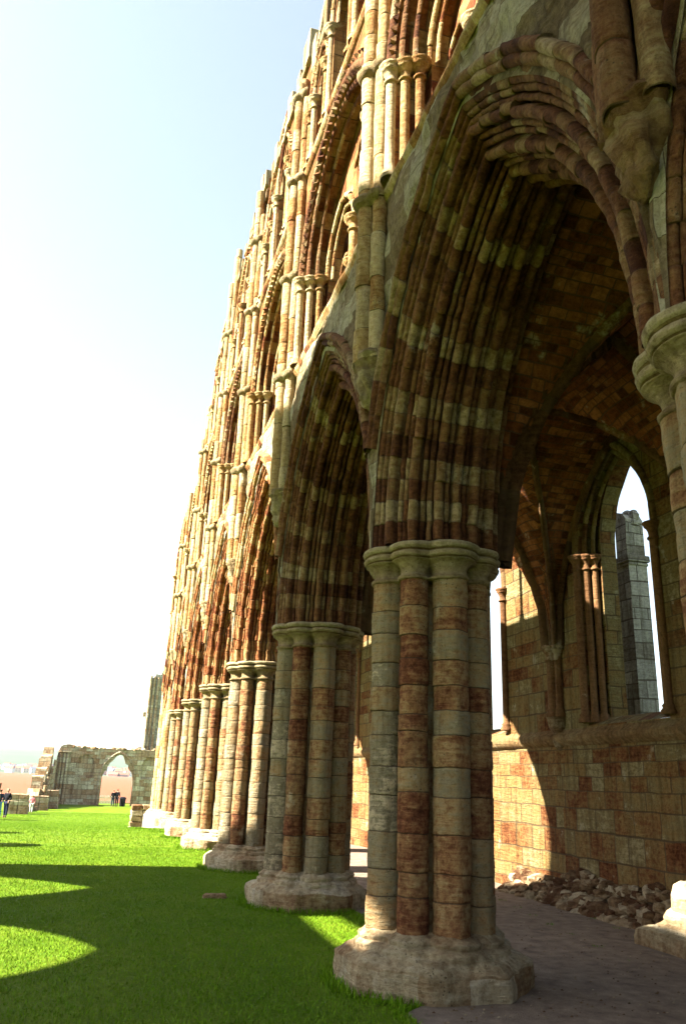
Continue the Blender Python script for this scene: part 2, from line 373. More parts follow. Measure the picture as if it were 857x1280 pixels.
def make_arch(n, parent, per=1):
    random.seed(300+n)
    root_mb = MB(); Y0 = pierY(n)
    ton = []
    for s in range(2):
        cur = []; 
        for v in range(40): cur.append((rt(.66, .88) if v in (1, 3, 6, 9, 14) else random.choice((.1, .2, .3, .22, .45, .38))) if n <= 1 else random.choice((.2, .35, .1, .5, .6)))
        ton.append(cur)
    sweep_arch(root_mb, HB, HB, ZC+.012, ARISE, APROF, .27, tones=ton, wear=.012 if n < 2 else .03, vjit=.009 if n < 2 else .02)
    o = root_mb.build('arch', M['arch'] if n < 2 else M['arch_lit'], parent, (0, Y0, 0))
    # hood moulding on the nave face
    mb = MB(); hp = []
    for q, (d0, rr, xx) in enumerate(((.03, .055, 2.735), (.13, .06, 2.70))):
        for k in range(9):
            a = PI*k/8; hp.append((xx-rr*1.25*math.sin(a), d0+rr*(1-math.cos(a))-rr, q))
    hp.append((2.76, .20, 1))
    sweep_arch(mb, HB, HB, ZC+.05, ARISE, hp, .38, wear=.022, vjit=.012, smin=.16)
    mb.build('hood_mould', M['arch'] if n < 2 else M['arch_lit'], o)
    return o

def fill_panel(mb, outer, holes, x0, x1, tone=.5, back=True, side=True, outer_side=True):
    """outer / holes: loops of (y, z). makes a slab between x0 and x1"""
    loops = [[Vector((y, z, 0)) for y, z in outer]] + [[Vector((y, z, 0)) for y, z in h] for h in holes]
    tris = tessellate_polygon(loops); flat = [p for l in loops for p in l]
    for x, fl in ((x0, 0), (x1, 1)):
        if fl and not back: continue
        b = len(mb.v); mb.v.extend((x, p.x, p.y) for p in flat)
        for a, b1, c in tris:
            q = Vector(flat[b1])-flat[a]; r = Vector(flat[c])-flat[a]; s = q.x*r.y-q.y*r.x
            tri = (a, b1, c) if (s < 0) != bool(fl) else (a, c, b1)
            mb.face([b+i for i in tri], tone, 0, [(flat[i].x, flat[i].y) for i in tri])
    for li, l in enumerate([outer]+holes):
        if li == 0 and not outer_side: continue
        if li and not side: continue
        L = 0; n = len(l)
        for i in range(n):
            p, q = l[i], l[(i+1) % n]; d = math.hypot(q[0]-p[0], q[1]-p[1]); 
            if d < 1e-6: continue
            b = len(mb.v); mb.v.extend([(x0, p[0], p[1]), (x0, q[0], q[1]), (x1, q[0], q[1]), (x1, p[0], p[1])])
            mb.face((b, b+1, b+2, b+3), tone, 0, [(x0, L), (x0, L+d), (x1, L+d), (x1, L)]); L += d
def opening(yc, half, zb, zs, rise, n=10): return [(yc-half, zb)] + arch_curve(yc, half, zs, rise, n) + [(yc+half, zb)]
def circ(yc, zc, r, n=16, foil=0): 
    return [(yc+(r*(1+.28*math.cos(4*2*PI*k/n) if foil else r/r))*math.cos(2*PI*k/n), zc+(r*(1+.28*math.cos(4*2*PI*k/n) if foil else 1))*math.sin(2*PI*k/n)) for k in range(n)]

def cap_shaft(mb, x, y, r, z0, z1, seg=12, capg=.10, tone=None):
    """small column: base, shaft, bell capital"""
    t = tone if tone is not None else rt(.3, 1)
    P = [(z0, r+.05), (z0+.05, r+.055), (z0+.09, r+.02), (z0+.13, r+.03), (z0+.16, r)]
    zs = drums(z0+.16, z1-.30, .3, .55)
    for z in zs[1:]: P += [(z-.018, r), (z-.006, r), (z, r-.006), (z+.006, r), (z+.018, r)]
    P += [(z1-.29, r+.025), (z1-.26, r+.03), (z1-.235, r), (z1-.16, r+.01), (z1-.10, r+capg*.6), (z1-.075, r+capg), (z1-.06, r+capg*.8), (z1-.045, r+capg*1.15), (z1-.01, r+capg*1.25), (z1, r+capg*1.1), (z1, 0)]
    rows = [[(x+R*math.cos(2*PI*k/seg), y+R*math.sin(2*PI*k/seg), z) for k in range(seg)] for z, R in P]
    mb.grid(rows, [t]*len(rows), closed=True)

def roll_prof(x, r, dr0=0, n=8, side=-1):
    return [(x+side*r*math.sin(PI*k/n), dr0-r*math.cos(PI*k/n)+r, 0) for k in range(n+1)]
def dogtooth(mb, yc, half, zs, rise, x, dr, step, size):
    c = arc_par(half, rise); rho = c+dr; am = math.acos((c-half)/rho); n = int(rho*am/step)
    for side in (0, 1):
        for i in range(n):
            a = am*(i+.5)/n; y = yc-half+c-rho*math.cos(a); z = zs+rho*math.sin(a)
            if side: y = 2*yc-y
            b = len(mb.v); s = size*rt(.8, 1.1); t = rt()
            ty, tz = math.sin(a)*(1 if not side else -1), math.cos(a); ny, nz_ = -tz, ty
            for q1, q2 in ((-1, -1), (1, -1), (1, 1), (-1, 1)): mb.v.append((x, y+s*.5*(ty*q1+ny*q2), z+s*.5*(tz*q1+nz_*q2)))
            mb.v.append((x-s*.8, y, z))
            for k in range(4): mb.face((b+k, b+(k+1) % 4, b+4), t)

ZG, ZR1, ZK, ZT = 9.15, 11.35, 13.75, 18.4
def bay_top(n): return (17.3, 17.5, 16.7, 17.6, 18.3, 17.4)[n+1] if n <= 4 else (14.9 if n == 5 else 12.6)
def make_bay(n, parent):
    """one bay of the wall above the arch: spandrel, gallery, clerestory, in local y 0..BAY"""
    random.seed(500+n)
    Y0 = pierY(n); loc = (0, Y0, 0); XF = 2.75; top = bay_top(n)
    acv = [(y, z+.012) for y, z in arch_curve(HB, HB, ZC, ARISE, 22)]
    # spandrel
    mb = MB()
    for x, sg in ((XF, 1), (2*PX-XF-.02, -1)):
        rows = []; uvs = []
        def za(y):
            c = arc_par(HB, ARISE); d = min(y, BAY-y); return ZC+.012+math.sqrt(max(0, (c-.05)**2-(c-d)**2))
        ysp = [HB*(1-math.cos(PI*q/40))*.5*(1) for q in range(41)]; ysp = ysp + [BAY-q for q in reversed(ysp[:-1])]
        for q in range(25):
            u = q/24; row = []; ur = []
            for y in ysp:
                z0 = za(y); zt_ = 8.5 if (sg < 0 and n in (1, 2)) else ZG; z = z0+(zt_-z0)*u; p = Vector((x, y, z)); wv = p+Vector((0, n*7.3, 0))
                dx = (noise.noise(wv*1.3)*.09+noise.noise(wv*4)*.055+noise.noise(wv*11)*.025)*min(1, 4*u+.15)*min(1, (1-u)*8)
                row.append((x-sg*(dx+.005), y, z)); ur.append((y, z))
            rows.append(row); uvs.append(ur)
        if sg < 0: rows = [list(reversed(q)) for q in rows]; uvs = [list(reversed(q)) for q in uvs]
        mb.grid(rows, uv=uvs)
    if n not in (1, 2):
        b = len(mb.v); mb.v += [(XF, 0, ZG), (XF, BAY, ZG), (4.23, BAY, ZG), (4.23, 0, ZG)]; mb.face((b, b+1, b+2, b+3))
    sp = mb.build('spandrel', M['span'], parent, loc)
    # sill string
    mb = MB(); rows = []
    pr = [(XF, ZG-.10), (XF-.03, ZG-.06), (XF-.055, ZG-.02), (XF-.06, ZG+.02), (XF-.03, ZG+.05), (XF, ZG+.09), (XF+.25, ZG+.12)]
    K = 22
    for k in range(K): 
        y = BAY*k/(K-1); o = rt(-.012, .012); rows.append([(x+o, y, z+rt(-.006, .006)) for x, z in pr])
    mb.grid(rows, [rt() for _ in rows]); mb.build('string_course', M['upper'], parent, loc)
    # gallery --------------------------------------------------------
    gt = min(ZK, top)
    mb = MB(); big = opening(HB, 2.12, ZG+.1, 11.15, 2.25, 12)
    outer = [(0, ZG), (BAY, ZG), (BAY, gt)]
    if top <= gt + 1.3 and n >= 5:
        for k in range(1, 9): outer.append((BAY*(1-k/9), gt - .1 + rt(-.15, .35)))
    outer.append((0, gt))
    if n == 6:
        outer = [(0, ZG), (BAY, ZG), (BAY, 12.5), (BAY*.8, 13.6), (BAY*.6, 13.8), (BAY*.3, 13.9), (0, 13.75)]
    fill_panel(mb, outer, [big], XF, 3.22)
    # rear wall of the passage
    if n in (1, 2): fill_panel(mb, [(0, 7.9), (BAY, 7.9), (BAY, gt), (0, gt)], [opening(HB, 2.2, 8.0, 11.3, 2.0, 8)], 3.95, 4.25)
    else: fill_panel(mb, [(0, ZG), (BAY, ZG), (BAY, gt-.01), (0, gt-.01)], [opening(HB-1.0, .42, ZG+.4, 11., .8, 6), opening(HB+1.0, .42, ZG+.4, 11., .8, 6)], 3.95, 4.25)
    roughen(mb, 2.5, .012)
    g = mb.build('gallery_wall', M['wall'], parent, loc)
    mb = MB()   # big arch mouldings, three rolls with dogtooth between
    for x, dr, r in ((XF-.005, .10, .075), (XF+.10, -.06, .06), (XF+.26, -.16, .055)):
        sweep_arch(mb, HB, 2.12, 11.15, 2.25, [(px, d-.0, 0) for px, d, _ in roll_prof(x, r, dr-r)], .35, vjit=.008, wear=.01)
    dogtooth(mb, HB, 2.12, 11.15, 2.25, XF-.01, -.0, .16, .11)
    dogtooth(mb, HB, 2.12, 11.15, 2.25, XF-.01, .30, .22, .08)
    mb.build('gallery_arch', M['arch'] if n in (0, 1, 3) else M['upper'], g)
    mb = MB()   # tympanum with two pointed sub arches and a quatrefoil
    sub = [opening(HB-1.02, .86, ZG+.12, 11.05, 1.15, 8), opening(HB+1.02, .86, ZG+.12, 11.05, 1.15, 8)]
    tym = opening(HB, 2.10, ZG+.1, 11.15, 2.22, 12)
    fill_panel(mb, tym, [circ(HB, 12.45, .27, 24, 1)] + [s[:] for s in sub], 3.22-.02, 3.42)
    for sgn in {1: (-1,), 2: (1,)}.get(n, (-1, 1)):
        yc = HB+sgn*1.02
        fill_panel(mb, opening(yc, .85, ZG+.13, 11.04, 1.14, 8), [circ(yc, 11.62, .15, 16, 1), opening(yc-.43, .33, ZG+.15, 10.95, .42, 6), opening(yc+.43, .33, ZG+.15, 10.95, .42, 6)], 3.42, 3.56)
    mb.build('tracery', M['wall'], g)
    mb = MB()
    for sgn in (-1, 1):
        for x, dr, r in ((3.19, .04, .06), (3.27, -.06, .045)):
            sweep_arch(mb, HB+sgn*1.02, .86, 11.05, 1.15, [(px, d, 0) for px, d, _ in roll_prof(x, r, dr-r)], .3, vjit=.005, wear=.006)
        for s2 in (-1, 1):
            sweep_arch(mb, HB+sgn*1.02+s2*.43, .33, 10.95, .42, [(px, d, 0) for px, d, _ in roll_prof(3.42, .035, -.01)], .25, vjit=.003, wear=.004)
    mb.build('sub_arch', M['upper'], g)
    for yy, x, r, zz in ((HB-2.17, XF-.02, .075, 11.13), (HB-2.06, XF+.14, .065, 11.13), (HB-1.96, XF+.31, .06, 11.13), (HB+2.17, XF-.02, .075, 11.13), (HB+2.06, XF+.14, .065, 11.13), (HB+1.96, XF+.31, .06, 11.13),
                         (HB, 3.14, .085, 11.08), (HB-.09, 3.24, .05, 11.08), (HB+.09, 3.24, .05, 11.08), (HB-1.02, 3.40, .06, 10.98), (HB+1.02, 3.40, .06, 10.98)):
        mb = MB(); cap_shaft(mb, x, yy, r, ZG+.1, zz, 12, .085); mb.build('column', M['upper'], g)
    # clerestory -----------------------------------------------------
    if top > 16:
        mb = MB(); rg = [(BAY*k/14, top + (noise.noise(Vector((n*9+k*.8, 3, 0)))*.35)) for k in range(14, -1, -1)]
        hs = [opening(HB, .62, 14.2, 16.1, 1.2, 8), opening(HB-1.45, .42, 14.2, 15.5, .75, 8), opening(HB+1.45, .42, 14.2, 15.5, .75, 8)]
        fill_panel(mb, [(0, ZK), (BAY, ZK)] + rg, hs, XF+.02, 3.25)
        fill_panel(mb, [(0, ZK), (BAY, ZK), (BAY, top-.3), (0, top-.3)], [opening(HB, .5, 14.2, 16.2, 1.0, 8)], 3.9, 4.2)
        roughen(mb, 2.5, .012)
        c = mb.build('clerestory_wall', M['wall'], parent, loc)
        mb = MB()
        for yc, h, zs_, ri in ((HB, .62, 16.1, 1.2), (HB-1.45, .42, 15.5, .75), (HB+1.45, .42, 15.5, .75)):
            for x, dr, r in ((XF, .12, .06), (XF+.09, -.0, .05)): sweep_arch(mb, yc, h, zs_, ri, [(px, d, 0) for px, d, _ in roll_prof(x, r, dr-r)], .3, vjit=.005, wear=.008)
            dogtooth(mb, yc, h, zs_, ri, XF, .20, .14, .09)
        # tall stepped enclosing arch
        sweep_arch(mb, HB, 2.2, 15.3, 2.7, [(px, d, 0) for px, d, _ in roll_prof(XF, .08, 0)], .35)
        dogtooth(mb, HB, 2.2, 15.3, 2.7, XF, -.08, .16, .11)
        mb.build('window_arch', M['upper'], c)
        for yy, z1 in ((HB-.72, 16.08), (HB+.72, 16.08), (HB-.98, 15.48), (HB+.98, 15.48), (HB-1.95, 15.48), (HB+1.95, 15.48), (HB-2.22, 15.3), (HB+2.22, 15.3)):
            mb = MB(); cap_shaft(mb, XF-.01, yy, .065, ZK+.1, z1, 10, .08); mb.build('column', M['upper'], c)
        mb = MB(); 
        for k in range(16):
            y = BAY*k/16
            if random.random() < .8: mb.box(XF-.08, 4.0, y+.01, y+BAY/16-.01, top-.25+noise.noise(Vector((n*9+k*.8, 3, 0)))*.3, top+random.choice((-.05, .05, .1, .3, .6))+noise.noise(Vector((n*9+k*.8, 3, 0)))*.3, rt(), .02)
        mb.build('wall_head', M['cap'], c, bevel=.02)
        mb = MB(); rows = []
        for k in range(16):
            y = BAY*k/15; rows.append([(XF, y, ZK-.08), (XF-.07, y, ZK-.03), (XF-.09, y, ZK+.03), (XF-.04, y, ZK+.07), (XF+.1, y, ZK+.1)])
        mb.grid(rows, [rt() for _ in rows]); mb.build('string_course', M['upper'], parent, loc)
def make_wall_shaft(n, parent):
    random.seed(700+n)
    Y = pierY(n); SB = 5.75 if n == 0 else 6.75; top = (bay_top(n-1) if n > 0 else ZT) - .2; top = min(top, bay_top(min(n, 6))+.0) if n >= 5 else top
    root = empty('wall_shaft', (2.62, Y, 0), parent=parent)
    for dy, dx, r in ((-.21, .06, .095), (0, -.05, .115), (.21, .06, .095)):
        mb = MB(); zs = drums(SB, top + random.choice((-.6, -.1, .3, .9, 1.2)), .45, .85)
        shaft_mesh(mb, dx, dy, r, zs, 14, [rt(.3, 1) for _ in zs], jit=.007, wear=.012); mb.build('shaft', M['upper'] if n else M['arch'], root)  # nearest shafts, in shade, take darker arch stone: shade put into colour
    def band(name, P, mat, rough=.01):
        mb = MB(); rows = []
        for z, g in P:
            row = []
            for k in range(33):
                th = PI/2 + PI*k/32   # from +y round -x to -y
                R = 0
                for dy, dx, r in ((-.21, .06, .095), (0, -.05, .115), (.21, .06, .095)):
                    # support of circle along ray
                    rr = r+g; ux, uy = math.cos(th), math.sin(th); b_ = dx*ux+dy*uy; disc = b_*b_-(dx*dx+dy*dy-rr*rr)
                    if disc > 0: R = max(R, b_+math.sqrt(disc))
                R = max(R, .15)
                p = Vector((R*math.cos(th)+.0, R*math.sin(th), z)); row.append(p+nz(p+Vector((n, n, 0)), 8, rough))
            rows.append(row)
        mb.grid(rows, [rt(.3, .8) for _ in rows]); return mb.build(name, mat, root)
    for z in (ZG, ZR1, ZK, 16.0):
        if z < top: band('ring', [(z-.10, -.01), (z-.07, .04), (z-.03, .07), (z+.02, .085), (z+.05, .06), (z+.09, .03), (z+.10, -.01)], M['cap'])
    mb = MB(); rows = []      # corbel: bell of worn foliage tapering to a knob
    for z, R in ((6.12, .02), (6.10, .33), (6.04, .35), (5.99, .30), (5.95, .31), (5.9, .27), (5.8, .26), (5.7, .24), (5.6, .20), (5.5, .17), (5.42, .18), (5.36, .15), (5.28, .09), (5.25, .0)):
        row = []
        for k in range(28):
            th = 2*PI*k/28; zz = 6.1-(6.1-z)*.8; q = R*(.78 if n == 0 else .9)*(1+.16*math.cos(5*th+zz*14)*(5.3 < zz < 6.0)); p = Vector((q*math.cos(th)*.72+.06, q*math.sin(th), zz)); row.append(p+nz(p+Vector((n*2., 0, 0)), 4, .03)+nz(p, 14, .03))
        rows.append([p+Vector((0, 0, SB-6.0)) for p in row])
    mb.grid(rows, [rt(.2, .8) for _ in rows], closed=True); mb.build('corbel', M['cap'] if n else M['awall2'], root)  # nearest corbel also takes darker stone for the shade there

arc = tag(empty('arcade_wall', (PX, 20, 0)), 'tall ruined Gothic arcade wall in three storeys with clustered piers and pointed arches', 'ruined wall')
arc.location = (0, 0, 0)
for n in range(-1, 7): make_pier(n, 28 if n in (0, 1) else (20 if n == 2 else 14), arc)
for n in range(-1, 7): make_arch(n, arc)
for n in range(-1, 7): make_bay(n, arc)
for n in range(0, 7): make_wall_shaft(n, arc)

# ------------------------------------------------------------------ vault of the aisle
VX0, VX1 = 4.22, 8.22; VH = (VX1-VX0)/2; VC = (VX0+VX1)/2; VZ = ZC+.05
def pz(t, half, rise):
    c = arc_par(half, rise); d = max(0., half-abs(t)); return math.sqrt(max(0, c*c-(c-d)**2))
def plen(t, half, rise):
    c = arc_par(half, rise); d = max(0., half-abs(t)); return c*math.acos(max(-1, min(1, (c-d)/c)))*(1 if t < 0 else -1)
def vz(x, y): return VZ + max(pz(y, HB, 3.85), pz(x, VH, 3.75))
def sweep3(mb, pts, prof, upv=Vector((0, 0, 1)), vl=4, wear=.01):
    rows = []; tn = []; jj = []; t = rt()
    for i, p in enumerate(pts):
        a = Vector(pts[max(0, i-1)]); b = Vector(pts[min(len(pts)-1, i+1)]); d = (b-a).normalized()
        s = d.cross(upv); s = s.normalized() if s.length > 1e-4 else Vector((1, 0, 0)); u = s.cross(d).normalized()
        if i % vl == 0: t = rt()
        g = .93 if i % vl == 0 else 1
        rows.append([Vector(p)+s*q[0]*g+u*q[1]*g + nz(p, 5, wear) for q in prof]); tn.append(t); jj.append(.6 if i % vl == 0 else 0)
    mb.grid(rows, tn[:-1], jj[:-1])
RIBP = [(a*1.25, b*1.45) for a, b in [(-.13, .12), (-.13, -.02), (-.10, -.05), (-.12, -.09), (-.08, -.13), (-.04, -.13), (-.05, -.17), (0, -.23), (.05, -.17), (.04, -.13), (.08, -.13), (.12, -.09), (.10, -.05), (.13, -.02), (.13, .12)]]
def rib_curve(x0, y0, x1, y1, n=40, lo=.0, hi=1.):
    out = []
    for k in range(n+1):
        u = lo+(hi-lo)*k/n; x = x0+(x1-x0)*u; y = y0+(y1-y0)*u; out.append(Vector((x, y, 0)))
    return out
def make_vault(n, parent):
    random.seed(900+n); Y0 = pierY(n)+HB; N = 44; mb = MB()
    root = empty('vault', (VC, Y0, 0), parent=parent)
    P = [[None]*(N+1) for _ in range(N+1)]
    for i in range(N+1):
        for k in range(N+1):
            x = -VH+2*VH*i/N; y = -HB+2*HB*k/N; z = vz(x, y); P[i][k] = mb.vert((x, y, z+.015*noise.noise(Vector((x*3, y*3+n, z)))))
    for i in range(N):
        for k in range(N):
            x = -VH+2*VH*(i+.5)/N; y = -HB+2*HB*(k+.5)/N
            if n == 1:      # fallen part of the web
                q = noise.noise(Vector((x*1.6, y*1.6, 5)))*.5 + noise.noise(Vector((x*5, y*5, 1)))*.2
                if y > .15+q and x < .6+q*.8 and x > -1.9: continue
            if n == 2 and not (x > 1.45+.3*noise.noise(Vector((x*2, y*2, 0))) and y < -1.95): continue
            lat = pz(y, HB, 3.85) >= pz(x, VH, 3.75)
            ids = (P[i][k], P[i][k+1], P[i+1][k+1], P[i+1][k]); uv = []
            for v in ids:
                vx, vy, _ = mb.v[v]; uv.append((vx, plen(vy, HB, 3.85)) if lat else (vy, plen(vx, VH, 3.75)))
            mb.face(ids, .5, 0, uv, True)
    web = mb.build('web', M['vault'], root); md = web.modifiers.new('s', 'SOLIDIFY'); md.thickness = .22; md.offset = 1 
    if n == 2: return
    def rib(a, b, fz, lo=0, hi=1):
        mb = MB(); pts = []
        for k in range(57):
            u = lo+(hi-lo)*k/56; x = a[0]+(b[0]-a[0])*u; y = a[1]+(b[1]-a[1])*u; pts.append(Vector((x, y, fz(x, y)-.01)))
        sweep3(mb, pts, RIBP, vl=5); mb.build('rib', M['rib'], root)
    rib((-VH, -HB), (VH, HB), vz); rib((-VH, HB), (VH, -HB), vz)
    rib((-VH, -HB), (VH, -HB), lambda x, y: VZ+pz(x, VH, 3.75)-.03)
    rib((-VH, HB), (VH, HB), lambda x, y: VZ+pz(x, VH, 3.75)-.03)
    rib((VH-.06, -HB), (VH-.06, HB), lambda x, y: VZ+pz(y, HB, 3.85)-.03)
for n in (-1, 0, 1, 2): make_vault(n, arc)

# ------------------------------------------------------------------ outer wall of the aisle
AW = 8.2
aw = tag(empty('aisle_wall', (0, 0, 0)), 'weathered block wall with tall lancet windows, seen through the nearest arch behind the gravel path', 'wall')
for n in range(-1, 6):
    random.seed(1100+n); Y0 = pierY(n); top = 9.2 if n < 3 else 7.8
    WC = HB+.56; inner = opening(WC, 1.07, 2.95, 6.05, 1.75, 12); outer = opening(WC, .84, 3.0, 6.2, 1.55, 12)
    mb = MB(); fill_panel(mb, [(0, -.2), (BAY, -.2), (BAY, top), (0, top)], [inner], AW, AW+.32, back=False)
    fill_panel(mb, [(0, -.2), (BAY, -.2), (BAY, top), (0, top)], [outer], AW+.32, AW+.65)
    b = len(mb.v); mb.v += [(AW, WC-1.07, 2.951), (AW, WC+1.07, 2.951), (AW+.32, WC+1.07, 3.1), (AW+.32, WC-1.07, 3.1)]; mb.face((b, b+1, b+2, b+3))
    roughen(mb, 2.2, .02)
    wb = mb.build('wall', M['awall'], aw, (0, Y0, 0))
    mb = MB(); 
    for x, dr, r in ((AW-.0, .09, .07), (AW+.12, -.04, .06), (AW+.25, -.13, .05)):
        sweep_arch(mb, WC, 1.07, 6.05, 1.75, [(px, d, 0) for px, d, _ in roll_prof(x, r, dr-r)], .3)
    fr = mb.build('window_moulding', M['awall2'], aw, (0, Y0, 0))
    for sg in (-1, 1):
        for x, dy, r in ((AW-.02, 1.12, .075), (AW+.11, 1.02, .065), (AW+.24, .94, .06)):
            mb = MB(); cap_shaft(mb, x, WC+sg*dy, r, 3.0, 6.03, 12, .07); mb.build('jamb_shaft', M['rib'], fr)
    mb = MB(); rows = []
    for k in range(20): y = BAY*k/19; o = rt(-.02, .02); rows.append([(AW, y, 2.62), (AW-.05+o, y, 2.66), (AW-.11+o, y, 2.72), (AW-.12+o, y, 2.80), (AW-.05+o, y, 2.86), (AW+.02, y, 2.94)])
    mb.grid(rows, [rt(.4, .7) for _ in rows]); mb.build('string_course', M['awall2'], aw, (0, Y0, 0))
for n in range(0, 5):                        # corbelled responds
    random.seed(1200+n); root = empty('respond', (AW, pierY(n), 0), parent=aw)
    mb = MB(); rows = []
    for z, R in ((2.55, .02), (2.62, .09), (2.72, .12), (2.85, .10), (2.95, .17), (3.1, .2), (3.14, .21), (3.16, .17)):
        rows.append([(-R*abs(math.cos(a))*1.1 if True else 0, R*1.1*math.sin(a), z+rt(-.01, .01)) for a in [PI*(k/14-.5) for k in range(15)]])
    mb.grid(rows, [rt() for _ in rows]); mb.build('corbel', M['rubble'], root)
    for dy, dx, r in ((0, -.10, .10), (-.13, -.04, .075), (.13, -.04, .075)):
        mb = MB(); cap_shaft(mb, dx, dy, r, 3.14, VZ+.02, 12, .08); mb.build('shaft', M['rib'], root)
random.seed(5)
def rock(mb, c, s, tone, sub=2):
    # angular lump: cube sphere squashed by noise
    import bmesh
    bm = bmesh.new(); bmesh.ops.create_icosphere(bm, subdivisions=sub, radius=1)
    rot = Matrix.Rotation(rt(0, 6), 3, 'Z') @ Matrix.Rotation(rt(-.4, .4), 3, 'X'); o = Vector((rt(0, 99), rt(0, 99), 0)); b = len(mb.v)
    for v in bm.verts:
        p = v.co.copy(); m_ = max(abs(p.x), abs(p.y), abs(p.z)); p = p.lerp(p/m_, .72); p += noise.noise_vector(p*1.3+o)*.22 + noise.noise_vector(p*4+o)*.06
        p = rot @ Vector((p.x*s[0], p.y*s[1], p.z*s[2])); mb.v.append(tuple(p+Vector(c)))
    for f in bm.faces: mb.face([b+v.index for v in f.verts], tone)
    bm.free()
mb = MB()
for i in range(900):
    y = rt(7.5, 15.2); d = random.random()**1.2; z = d*.56*(1-.10*abs(y-12)+.15*math.sin(y*3)); x = AW-.0-.42*(1-d)**1.3-rt(0, .05)
    s = rt(.035, .11)*(1.3 if z < .2 else 1); rock(mb, (x, y, z-.02), (s*rt(.8, 1.3), s*rt(.9, 1.7), s*rt(.5, .9)), random.choice((.0, .1, .2, .3, .5, .7, 1)), 1 if s < .1 else 2)
mb.build('rubble_core', M['rubble'], aw)
# broken shaft base standing at the foot of the wall, in the sun
mb = MB(); rows = []
random.seed(31)
for z, R, sq in ((-.02, .62, 1), (.12, .62, 1), (.2, .60, 1), (.215, .52, .3), (.27, .50, .1), (.33, .42, 0), (.37, .44, 0), (.42, .40, 0), (.45, .33, 0), (.6, .31, 0), (.74, .29, 0), (.79, .2, 0), (.8, 0, 0)):
    row = []
    for k in range(64):
        th = 2*PI*k/64; d = (th+PI/4) % (PI/2)-PI/4; r2 = R/math.cos(d); r2 = min(r2, R*1.3); rr = R*(1-sq)+r2*sq
        p = Vector((rr*math.cos(th), rr*math.sin(th), z)); row.append(p+nz(p, 3, .05)*(z > 0)+nz(p, 9, .02)*(z > 0))
    rows.append(row)
mb.grid(rows, [rt(.3, 1) for _ in rows], closed=True)
tag(mb.build('stone_stub', M['plinth'], None, (7.62, 9.55, 0)), 'sunlit stepped stone base stub on the gravel at the right edge, against the block wall', 'stone base')

# buttresses outside the windows
def buttress(x, y, h, label):
    random.seed(int(y*10)); r = empty('buttress', (x, y, 0)); tag(r, label, 'buttress', 'buttresses outside the windows')
    mb = MB(); fill_panel(mb, [(-.22, -.3), (.22, -.3), (.22, h-1.1), (.19, h-1.0), (.19, h-.1), (.1, h), (-.1, h-.06), (-.19, h-.2), (-.19, h-1.), (-.22, h-1.1)], [], -.22, .22); roughen(mb, 3, .03)
    mb.build('pillar', M['cold'], r)
    mb = MB(); mb.box(-.28, .28, -.28, .28, h-1.16, h-1.02, .4, .01); mb.box(-.25, .25, -.25, .25, h-1.24, h-1.165, .6, .01); mb.build('weathering', M['cold'], r, bevel=.02)
    mb = MB()
    for i in range(26): rock(mb, (rt(-.14, .14), rt(-.14, .14), h-rt(.0, .5)), (rt(.06, .12),)*3, rt())
    mb.build('broken_top', M['cold'], r)
buttress(10.6, 14.36, 7.7, 'grey blue free standing buttress with a broken top, framed in the open lancet window')
buttress(10.6, 19.3, 8.2, 'grey buttress just showing beside the right edge of the nearest pier')

# ------------------------------------------------------------------ crossing pier at the far end
random.seed(77)
cp = tag(empty('crossing_pier', (PX+.15, pierY(7), 0)), 'tall cluster of pale slender shafts that ends the arcade wall at its far left end', 'pier')
for k in range(16):
    a = 2*PI*k/16; rc = .78 if k % 2 == 0 else .74; mb = MB(); z1 = 11.7+rt(-.3, .8)
    zs = drums(.3, z1, .35, .6); shaft_mesh(mb, rc*math.cos(a), rc*math.sin(a), .19 if k % 2 == 0 else .14, zs, 12, [rt(.4, 1) for _ in zs]); mb.build('shaft', M['upper'], cp)
mb = MB(); mb.grid([[(.72*math.cos(2*PI*k/24), .72*math.sin(2*PI*k/24), z) for k in range(24)] for z in (-.3, 11.6)], closed=True); mb.build('core', M['upper'], cp)
mb = MB(); rows = []
for z, R in ((-.5, 1.2), (.15, 1.2), (.2, 1.14), (.3, 1.1), (.4, 1.0), (.42, .7)): rows.append([Vector((R*math.cos(2*PI*k/48), R*math.sin(2*PI*k/48), z))+nz((R*math.cos(2*PI*k/48), R*math.sin(2*PI*k/48), z), 3, .06) for k in range(48)])
mb.grid(rows, [rt() for _ in rows], closed=True); mb.build('plinth', M['plinth'], cp)
mb = MB(); 
for i in range(5):
    for j in range(3): mb.box(-.75+j*.5+.01*i, -.26+j*.5, -.6, .6, -.4+i*.24+.005, -.17+i*.24, rt(), .03)
tag(mb.build('masonry_stump', M['plinth'], None, (2.62, pierY(7)+.6, -.25), bevel=.03), 'low block of stacked masonry on the grass, beside the base of the farthest shafts', 'masonry block')

# ------------------------------------------------------------------ the opposite wall, outside the frame, that shades the lawn
SX = -9.4
ow = tag(empty('opposite_wall', (SX, 0, 0)), 'ruined arcade wall facing the nave, throwing its shadow over the lawn', 'ruined wall')
random.seed(41)
prof = [(-14, -.3), (19.9, -.3), (19.8, 6), (19.75, 10.4), (18.9, 11.6), (18.1, 12.5), (17.4, 13.7), (16.9, 14.2), (15.5, 14.6), (15.3, 15.5), (15.35, 16.6), (15.2, 17.4), (14.9, 18.1), (13.5, 18.6), (12.4, 19.0), (11, 19.15), (9.6, 19.2), (8.3, 19.35), (7, 19.2), (5, 19.3), (0, 19.3), (-14, 19.3)]
holes = [opening(pierY(n)+HB, 1.95, -.1, 5.0, 3.45, 14) for n in (-3, -2, -1)]
holes += [opening(pierY(n)+HB, 2.15, -.1, 5.75, 2.75, 16) for n in (0, 1)]
holes.append(opening(pierY(2)+HB, 1.95, -.1, 5.0, 3.45, 14))
